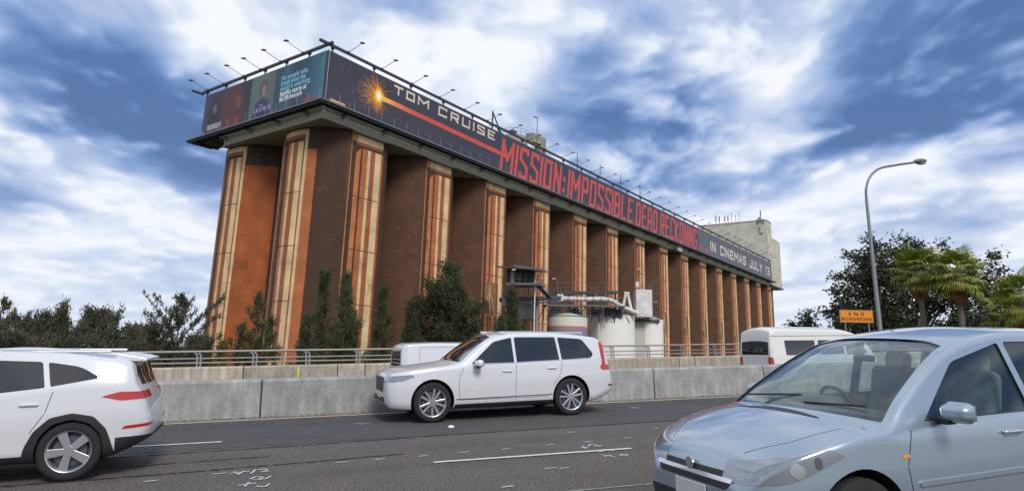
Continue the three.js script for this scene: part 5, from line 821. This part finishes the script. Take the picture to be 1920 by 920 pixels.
{
  // large white SUV in the far lane of the near carriageway
  const suv = {
    L: 4.95, half: .965, R: .375, axles: [.88, 3.86], paint: CM.white, tumble: .26, bulge: .022, hoodSeams: [[.1, .6, .5, .74], [.505, .742, 1.25, .79]], spokes: 5, rim: .27, mirror: [1.78, 1.10], handles: [[2.42, .93], [3.42, .97]],
    top: [[0, .80], [.03, .88], .0 || [.12, .965], [.4, 1.03], [.85, 1.085], [1.3, 1.135], [1.36, 1.15], [1.75, 1.42], [2.1, 1.63], [2.35, 1.70], [2.75, 1.735], [3.2, 1.74], [3.8, 1.71], [4.35, 1.655], [4.62, 1.61], [4.70, 1.55], [4.80, 1.28], [4.88, 1.05], [4.93, .86], [4.95, .76]],
    belt: [[0, .68], [.15, .84], [.5, .93], [1.2, 1.0], [2, 1.03], [3, 1.06], [4, 1.10], [4.5, 1.13], [4.75, 1.05], [4.95, .66]],
    wid: [[0, .70], [.02, .76], [.08, .83], [.22, .90], [.5, .95], [1, .963], [2.4, .965], [4, .963], [4.5, .935], [4.78, .87], [4.9, .80], [4.95, .74]], bot: [[0, .36], [.1, .27], [.5, .235], [4.3, .25], [4.75, .36], [4.95, .44]], crown: [[0, .07], [.5, .06], [1.3, .07], [1.5, .10], [2.1, .08], [3, .055], [4.5, .06], [4.75, .10], [4.95, .06]], rt: [[0, .08], [1.2, .05], [2, .07], [4.6, .09], [4.95, .05]],
    windows: [{ pts: [[1.66, 1.085, .03], [2.16, 1.515, .06], [2.56, 1.60], [2.58, 1.10, .02]], deep: .5 }, { pts: [[2.635, 1.10, .02], [2.62, 1.605], [3.55, 1.60], [3.60, 1.125, .02]], deep: .5 }, { pts: [[3.655, 1.13, .02], [3.61, 1.595], [4.18, 1.555, .08], [4.42, 1.24, .1], [4.36, 1.165, .05]], deep: .55 }],
    screens: [{ name: 'windscreen', pts: [[1.30, 1.16], [2.08, 1.70], [2.2, 1.67], [2.1, 1.55], [1.5, 1.10]], half: (x, y) => lerp(.80, .62, clamp((y - 1.1) / .55, 0, 1)) }, { name: 'rear_window', pts: [[4.66, 1.56], [4.85, 1.2], [5, 1.2], [4.9, 1.6]], half: (x, y) => lerp(.72, .6, clamp((y - 1.1) / .5, 0, 1)) }],
    seams: [[[1.42, .40], [1.40, .80], [1.50, 1.02]], [[2.60, .36], [2.62, 1.05]], [[3.66, 1.1], [3.62, .86], [3.44, .62]], [[1.42, .40], [3.35, .40]]],
    fitted: [
      { name: 'headlight', mat: CM.lens, pts: [[-.05, .76], [.30, .79], [.52, .87], [.46, .91], [-.05, .87]], z: [.46] }, { name: 'grille', mat: CM.trim, front: [-.1, .14], pts: [[-.42, .56], [.42, .56], [.46, .84], [-.46, .84]], round: .06 }, { name: 'lower_intake', mat: CM.trim, front: [-.1, .2], pts: [[-.62, .36], [.62, .36], [.58, .47], [-.58, .47]] },
      { name: 'tail_light', mat: CM.red, pts: [[4.60, 1.02], [5, 1.0], [5, .90], [4.62, .90], [4.56, .95]], z: [.5] }, { name: 'tail_light', mat: CM.red, pts: [[4.62, 1.0], [4.72, 1.0], [4.72, 1.5], [4.60, 1.5]], z: [.62], proud: .006 },
      { name: 'sill_strip', mat: CM.chrome, pts: [[1.34, .405], [3.42, .43], [3.42, .455], [1.34, .43]], z: [.5], proud: .006, round: .01 }, { name: 'sill_cladding', mat: CM.trim, pts: [[1.32, .22], [3.44, .22], [3.44, .335], [1.32, .32]], z: [.4], proud: .006 }, { name: 'rear_bumper_reflector', mat: CM.red, pts: [[4.78, .56], [5, .56], [5, .6], [4.78, .6]], z: [.55] },
      { name: 'window_trim', mat: CM.chrome, pts: [[1.68, 1.06], [4.34, 1.145], [4.34, 1.158], [1.68, 1.074]], z: [.6], proud: .005, round: .004 }],
    extra: [['roof_rail', [bar(V3(2.35, 1.705, .60), V3(4.3, 1.685, .60), .022, 8), bar(V3(2.4, 1.68, .60), V3(2.35, 1.73, .6), .02, 6), bar(V3(4.28, 1.64, .60), V3(4.3, 1.7, .6), .02, 6)], CM.chrome], ['roof_rail', [bar(V3(2.35, 1.705, -.60), V3(4.3, 1.685, -.60), .022, 8), bar(V3(2.4, 1.68, -.60), V3(2.35, 1.73, -.6), .02, 6), bar(V3(4.28, 1.64, -.60), V3(4.3, 1.7, -.6), .02, 6)], CM.chrome], ['number_plate', rbox(.012, .12, .38, .005, -.008, .50, 0), CM.plate]],
  };
  nearPlace(car(suv, 'suv', 'large white SUV passing in front of the grey barrier, mid picture', 'car'), 2.3, .009, 13.72);
  // white SUV leaving at the left edge
  const hatch = {
    L: 4.48, half: .93, R: .36, axles: [.93, 3.60], paint: CM.white, tumble: .33, bulge: .028, spokes: 5, rim: .255, rimStyle: 'single', spin: .9, mirror: [1.62, 1.05], handles: [[2.25, .90], [3.12, .95]],
    top: [[0, .66], [.05, .80], [.2, .90], [.6, .99], [1.05, 1.06], [1.2, 1.10], [1.6, 1.36], [1.95, 1.55], [2.3, 1.625], [2.75, 1.645], [3.3, 1.615], [3.85, 1.555], [4.16, 1.50], [4.21, 1.46], [4.27, 1.28], [4.36, 1.10], [4.43, .93], [4.46, .80], [4.48, .70]],
    belt: [[0, .6], [.2, .8], [.6, .88], [1.2, .95], [2.4, 1.02], [3.2, 1.10], [3.8, 1.16], [4.15, 1.16], [4.35, .98], [4.48, .62]],
    wid: [[0, .62], [.04, .72], [.15, .82], [.45, .90], [1, .925], [2.4, .93], [3.7, .93], [4.1, .905], [4.32, .85], [4.43, .78], [4.48, .68]], bot: [[0, .34], [.15, .25], [.5, .22], [3.9, .24], [4.25, .34], [4.48, .46]], crown: [[0, .06], [1.1, .06], [1.4, .1], [2, .07], [3, .05], [4, .06], [4.25, .1], [4.48, .06]], rt: [[0, .08], [1.2, .05], [2, .07], [4.2, .08], [4.48, .06]],
    windows: [{ pts: [[1.46, 1.03, .03], [1.98, 1.42, .08], [2.36, 1.505], [2.40, 1.06, .02]], deep: .5 }, { pts: [[2.455, 1.065, .02], [2.42, 1.51], [3.18, 1.47], [3.26, 1.15, .02]], deep: .5 }, { pts: [[3.32, 1.16, .02], [3.24, 1.465], [3.62, 1.40, .09], [3.86, 1.255, .05]], deep: .55 }],
    screens: [{ name: 'windscreen', pts: [[1.16, 1.11], [1.9, 1.60], [2.02, 1.56], [1.95, 1.46], [1.35, 1.06]], half: (x, y) => lerp(.76, .58, clamp((y - 1.05) / .5, 0, 1)) }, { name: 'rear_window', pts: [[4.17, 1.455], [4.31, 1.14], [4.5, 1.14], [4.4, 1.48]], half: (x, y) => lerp(.70, .56, clamp((y - 1.1) / .35, 0, 1)) }],
    seams: [[[1.35, .40], [1.34, .78], [1.42, .98]], [[2.42, .36], [2.44, 1.02]], [[3.36, 1.1], [3.30, .84], [3.16, .6]]],
    fitted: [
      { name: 'tail_light', mat: CM.red, pts: [[3.90, 1.02, .02], [4.1, 1.075], [4.6, 1.06], [4.6, .985], [4.12, .965]], z: [.38], proud: .007 }, { name: 'headlight', mat: CM.lens, pts: [[-.05, .68], [.5, .84], [.4, .88], [-.05, .8]], z: [.4] }, { name: 'rear_reflector', mat: CM.red, pts: [[4.16, .60], [4.6, .625], [4.6, .665], [4.2, .64]], z: [.5], proud: .005, round: .01 },
      { name: 'arch_cladding', mat: CM.trim, pts: [[3.12, .2], [4.08, .2], [4.1, .3], [3.98, .36], [3.96, .5], [3.82, .67], [3.6, .735], [3.38, .67], [3.24, .5], [3.22, .36], [3.1, .32]], z: [.6], proud: .006 }, { name: 'bumper_cladding', mat: CM.trim, front: [4.1, 4.7], pts: [[-.9, .2], [.9, .2], [.9, .5], [-.9, .5]] }, { name: 'sill_cladding', mat: CM.trim, pts: [[1.3, .2], [3.2, .2], [3.2, .33], [1.3, .31]], z: [.4], proud: .005 }],
    extra: [['spoiler', [extrude([[3.98, 1.535], [4.2, 1.495], [4.33, 1.462], [4.33, 1.448], [4.18, 1.45], [3.98, 1.49]], 1.16, .01).translate(0, .012, -.58)], CM.white], ['roof_rail', [bar(V3(2.1, 1.61, .57), V3(3.9, 1.585, .57), .02, 8)], CM.alloy], ['roof_rail', [bar(V3(2.1, 1.61, -.57), V3(3.9, 1.585, -.57), .02, 8)], CM.alloy]],
  };
  // the wheel arch itself cuts the cladding ring
  hatch.fitted[3].pts = [[3.08, .22], [3.235, .22], [3.225, .40], [3.27, .56], [3.40, .70], [3.6, .755], [3.80, .70], [3.93, .56], [3.975, .40], [3.97, .22], [4.12, .24], [4.06, .44], [3.99, .62], [3.84, .78], [3.6, .83], [3.36, .78], [3.20, .62], [3.12, .44]];
  nearPlace(car(hatch, 'suv', 'white SUV with red tail light cut off by the left picture edge', 'car'), -5.46, .008, 10.35).scale.setScalar(.94);
  // pale blue-silver people carrier, close to the camera
  const mpv = {
    L: 4.95, half: .93, R: .345, axles: [1.0, 3.95], paint: CM.silver, tumble: .30, bulge: .03, stations: 170, spokes: 7, rim: .23, rimStyle: 'single', mirror: [1.86, 1.11], handles: [[2.62, .92], [3.62, .95]], handleMat: CM.chrome, hoodSeams: [[.16, .44, .42, .62], [.425, .623, .82, .72]], hollow: [1.48, 4.65, .58],
    top: [[0, .62], [.03, .72], [.12, .83], [.35, .93], [.7, 1.0], [1.05, 1.05], [1.22, 1.075], [1.6, 1.31], [2.0, 1.52], [2.3, 1.635], [2.65, 1.70], [3.1, 1.74], [3.8, 1.735], [4.4, 1.68], [4.7, 1.62], [4.77, 1.5], [4.84, 1.2], [4.91, .95], [4.95, .75]],
    belt: [[0, .56], [.15, .74], [.5, .87], [1.2, .955], [2.2, .99], [3.2, 1.03], [4.2, 1.08], [4.65, 1.1], [4.82, .95], [4.95, .62]],
    wid: [[0, .52], [.03, .60], [.1, .70], [.25, .80], [.5, .875], [.9, .918], [1.5, .93], [3.9, .93], [4.4, .91], [4.7, .86], [4.88, .79], [4.95, .70]], bot: [[0, .30], [.15, .23], [.5, .2], [4.3, .21], [4.75, .32], [4.95, .44]], crown: [[0, .08], [.5, .075], [1.15, .08], [1.4, .13], [2.2, .09], [3, .06], [4.5, .07], [4.8, .1], [4.95, .06]], rt: [[0, .1], [1.1, .07], [2.2, .06], [4.6, .08], [4.95, .06]],
    windows: [{ pts: [[1.72, 1.035, .02], [2.26, 1.455, .06], [2.9, 1.60], [2.93, 1.06, .02]], round: .03 }, { pts: [[3.0, 1.065, .02], [2.97, 1.605], [3.9, 1.605], [3.95, 1.10, .02]], round: .03 }, { pts: [[4.02, 1.105, .02], [3.98, 1.60], [4.4, 1.55, .08], [4.56, 1.16, .06]], round: .04 }],
    screens: [{ name: 'windscreen', pts: [[1.18, 1.10], [1.6, 1.37], [2.2, 1.66], [2.37, 1.62], [2.2, 1.46], [1.42, 1.02]], half: (x, y) => lerp(.81, .62, clamp((y - 1.05) / .58, 0, 1)) }, { name: 'rear_window', pts: [[4.72, 1.56], [4.86, 1.18], [5.1, 1.18], [5, 1.6]], half: (x, y) => lerp(.72, .6, clamp((y - 1.1) / .45, 0, 1)) }],
    seams: [[[1.5, .32], [1.46, .74], [1.56, .99]], [[2.94, .30], [2.96, 1.02]], [[3.98, 1.07], [3.92, .84], [3.66, .54]]],
    fitted: [
      { name: 'headlight', mat: CM.lens, pts: [[-.05, .635, .01], [.24, .675], [.80, .845, .02], [.64, .895, .03], [.25, .835], [-.05, .735]], z: [.36], proud: .006 }, { name: 'lamp_bowl', mat: CM.chrome, pts: [[0.350, 0.755], [0.340, 0.784], [0.315, 0.803], [0.285, 0.803], [0.260, 0.784], [0.250, 0.755], [0.260, 0.726], [0.285, 0.707], [0.315, 0.707], [0.340, 0.726]], z: [.36], proud: .010 }, { name: 'lamp_bowl', mat: CM.disc, pts: [[0.512, 0.805], [0.504, 0.830], [0.483, 0.845], [0.457, 0.845], [0.436, 0.830], [0.428, 0.805], [0.436, 0.780], [0.457, 0.765], [0.483, 0.765], [0.504, 0.780]], z: [.36], proud: .010 }, { name: 'grille', mat: CM.trim, front: [-.1, .3], pts: [[-.42, .58], [.42, .58], [.48, .70], [-.48, .70]], round: .04, proud: .005 }, { name: 'grille_bar', mat: CM.chrome, front: [-.1, .3], pts: [[-.46, .63], [.46, .63], [.47, .66], [-.47, .66]], round: .01, proud: .012 }, { name: 'lower_intake', mat: CM.trim, front: [-.1, .35], pts: [[-.64, .31], [.64, .31], [.58, .46], [-.58, .46]], round: .04, proud: .004 },
      { name: 'side_moulding', mat: CM.silver, pts: [[1.55, .60], [3.75, .64], [3.75, .675], [1.55, .635]], z: [.5], proud: .014, round: .015 }, { name: 'indicator', mat: CM.amber, pts: [[1.42, .80], [1.49, .805], [1.49, .825], [1.42, .82]], z: [.6], proud: .006, round: .008 }, { name: 'tail_light', mat: CM.red, pts: [[4.5, .95], [5.1, .95], [5.1, 1.2], [4.6, 1.2]], z: [.55], proud: .006 }, { name: 'wiper_cowl', mat: CM.trim, pts: [[1.12, 1.03], [1.3, 1.14], [1.22, 1.16], [1.08, 1.10]], both: false, z: [-.77, .77], proud: .003 }],
    extra: [
      ['dashboard', [rbox(.5, .3, 1.46, .1, 1.78, .9, 0), rbox(.28, .2, .5, .06, 1.92, 1.02, -.36)], CM.dash], ['steering_wheel', [new THREE.TorusGeometry(.18, .018, 10, 28).rotateY(Math.PI / 2).rotateZ(.45).translate(2.2, 1.02, -.36), bar(V3(1.92, .94, -.36), V3(2.2, 1.02, -.36), .03, 8)], CM.trim],
      ...[[2.65, .38], [2.65, -.38], [3.6, .38], [3.6, -.38]].map(([x, z]) => ['seat', [rbox(.5, .22, .5, .08, x, .68, z, 3), new RoundedBoxGeometry(.16, .68, .48, 3, .07).rotateZ(-.22).translate(x + .3, 1.02, z), new RoundedBoxGeometry(.1, .17, .26, 3, .045).rotateZ(-.22).translate(x + .42, 1.41, z)], CM.seat]), ['floor_pan', box(3.0, .04, 1.5, 3.1, .56, 0), CM.dash], ['rear_view_mirror', rbox(.04, .06, .22, .02, 2.18, 1.46, 0), CM.trim],
      ['wiper', [bar(V3(1.34, 1.12, .1), V3(1.42, 1.135, .64), .008, 5)], CM.trim], ['wiper', [bar(V3(1.32, 1.13, -.57), V3(1.42, 1.17, .0), .008, 5)], CM.trim], ['number_plate', rbox(.012, .12, .38, .005, -.012, .51, 0), CM.plate], ['badge', new THREE.CylinderGeometry(.045, .045, .012, 20).rotateZ(Math.PI / 2).translate(-.006, .70, 0), CM.chrome]],
  };
  { // cab-forward: the bonnet is drawn in by a quarter of a metre
    const mx = (x) => (x < .4 ? x : x < 1.1 ? .4 + (x - .4) * .45 / .7 : x - .25), mp = (a) => a.forEach((p) => (p[0] = mx(p[0])));
    for (const k of ['top', 'belt', 'wid', 'bot', 'crown', 'rt']) mp(mpv[k]);
    for (const w of [...mpv.windows, ...mpv.screens]) mp(w.pts);
    for (const l of mpv.seams) mp(l);
    for (const f of mpv.fitted) if (!f.front) mp(f.pts);
    mp([mpv.mirror]); mp(mpv.handles); mpv.axles = mpv.axles.map(mx); mpv.L = mx(mpv.L); mpv.hollow[0] = mx(mpv.hollow[0]); mpv.hollow[1] = mx(mpv.hollow[1]);
    for (const e of mpv.extra) if (!['number_plate', 'badge'].includes(e[0])) for (const g of Array.isArray(e[1]) ? e[1] : [e[1]]) g.translate(-.25, 0, 0);
  }
  nearPlace(car(mpv, 'people_carrier', 'pale blue-silver people carrier close to the camera, cut by the right picture edge', 'car'), 3.2, .008, 4.55);
  // small white panel van on the opposite carriageway, heading right
  const van = {
    L: 4.4, half: .9, R: .32, axles: [.88, 3.56], paint: CM.white, tumble: .13, bulge: .02, stations: 90, spokes: 5, rim: .2, rimStyle: 'single', mirror: [1.42, 1.12], handles: [[2.05, .98]],
    top: [[0, .7], [.05, .86], [.25, .97], [.6, 1.05], [.85, 1.1], [1.3, 1.45], [1.62, 1.68], [1.9, 1.78], [2.4, 1.82], [3.4, 1.83], [4.2, 1.81], [4.32, 1.76], [4.37, 1.6], [4.4, .8]], belt: [[0, .62], [.2, .84], [.7, .98], [1.4, 1.05], [4.2, 1.07], [4.4, .72]], wid: [[0, .64], [.05, .74], [.2, .84], [.5, .88], [1, .9], [4.1, .9], [4.3, .875], [4.4, .84]], bot: [[0, .34], [.2, .24], [4.1, .24], [4.4, .36]], crown: [[0, .06], [1, .08], [1.5, .09], [2.2, .06], [4.4, .05]], rt: [[0, .06], [2, .1], [4.4, .1]],
    windows: [{ pts: [[1.18, 1.10, .02], [1.68, 1.55, .06], [2.12, 1.60], [2.14, 1.08, .02]], deep: .4 }], screens: [{ name: 'windscreen', pts: [[.86, 1.14], [1.5, 1.68], [1.66, 1.66], [1.58, 1.5], [1.05, 1.06]], half: (x, y) => lerp(.78, .66, clamp((y - 1.1) / .5, 0, 1)) }, { name: 'rear_window', pts: [[4.36, 1.2], [4.36, 1.6], [4.6, 1.6], [4.6, 1.2]], half: () => .6 }],
    seams: [[[1.1, .4], [1.1, 1.0]], [[2.2, .36], [2.2, 1.68]], [[2.32, 1.1], [3.9, 1.12], [3.9, 1.68], [2.32, 1.68], [2.32, 1.1]]], fitted: [{ name: 'tail_light', mat: CM.red, pts: [[4.3, .8], [4.6, .8], [4.6, 1.25], [4.32, 1.25]], z: [.74], proud: .006 }, { name: 'headlight', mat: CM.lens, pts: [[-.05, .74], [.4, .82], [.38, .96], [-.05, .88]], z: [.45] }], extra: [],
  };
  roadPlace(car(van, 'panel_van', 'small white panel van behind the barrier, partly hidden by the white SUV', 'van'), 7.85, -.3, 18.2, Math.PI);
  // high-roofed minibus further along
  const bus = {
    L: 5.4, half: .94, R: .34, axles: [1.05, 4.1], paint: CM.cream, tumble: .10, bulge: .02, stations: 90, spokes: 5, rim: .2, rimStyle: 'single', mirror: [.95, 1.35], handles: [[1.6, 1.05], [2.6, 1.05]],
    top: [[0, .9], [.04, 1.05], [.2, 1.18], [.45, 1.5], [.8, 1.9], [1.05, 2.06], [1.5, 2.2], [2, 2.26], [4.9, 2.28], [5.2, 2.24], [5.33, 2.12], [5.37, 1.6], [5.4, .8]], belt: [[0, .8], [.3, 1.1], [1, 1.2], [5.2, 1.2], [5.4, .74]], wid: [[0, .74], [.05, .82], [.2, .89], [.5, .93], [1, .94], [5.1, .94], [5.3, .925], [5.4, .89]], bot: [[0, .34], [.2, .26], [5, .28], [5.4, .4]], crown: [[0, .06], [.5, .08], [1, .12], [2, .14], [5.2, .14], [5.4, .05]], rt: [[0, .08], [1, .1], [2, .16], [5.4, .12]],
    windows: [{ pts: [[.72, 1.22, .02], [1.02, 1.72, .06], [1.72, 1.76], [1.74, 1.2, .02]], deep: .4 }, { pts: [[1.86, 1.22], [1.86, 1.76], [3.1, 1.76], [3.1, 1.22]], deep: .4 }, { pts: [[3.26, 1.22], [3.26, 1.76], [4.72, 1.76], [4.72, 1.22]], deep: .4 }], screens: [{ name: 'windscreen', pts: [[.2, 1.24], [.68, 1.85], [.85, 1.82], [.8, 1.7], [.4, 1.2]], half: (x, y) => lerp(.8, .7, clamp((y - 1.1) / .6, 0, 1)) }, { name: 'rear_window', pts: [[5.36, 1.24], [5.36, 1.8], [5.6, 1.8], [5.6, 1.24]], half: () => .72 }],
    seams: [[[1.8, .4], [1.8, 1.9]], [[3.18, .4], [3.18, 1.9]]], fitted: [{ name: 'tail_light', mat: CM.red, pts: [[5.3, .86], [5.6, .86], [5.6, 1.16], [5.32, 1.16]], z: [.7], proud: .006 }, { name: 'body_stripe', mat: std(lin(.38, .34, .28), .5), pts: [[.4, .84], [5.2, .84], [5.2, .9], [.4, .9]], z: [.6], proud: .004, round: .005 }, { name: 'roof_gutter', mat: CM.trim, pts: [[1.2, 1.92], [5.3, 1.92], [5.3, 1.935], [1.2, 1.935]], z: [.6], proud: .008, round: .004 }], extra: [],
  };
  roadPlace(car(bus, 'minibus', 'cream high-roofed minibus beyond the barrier at the right', 'minibus'), 23.0, -.3, 20.4, Math.PI);
}

shade(scene);
renderer.render(scene, camera);
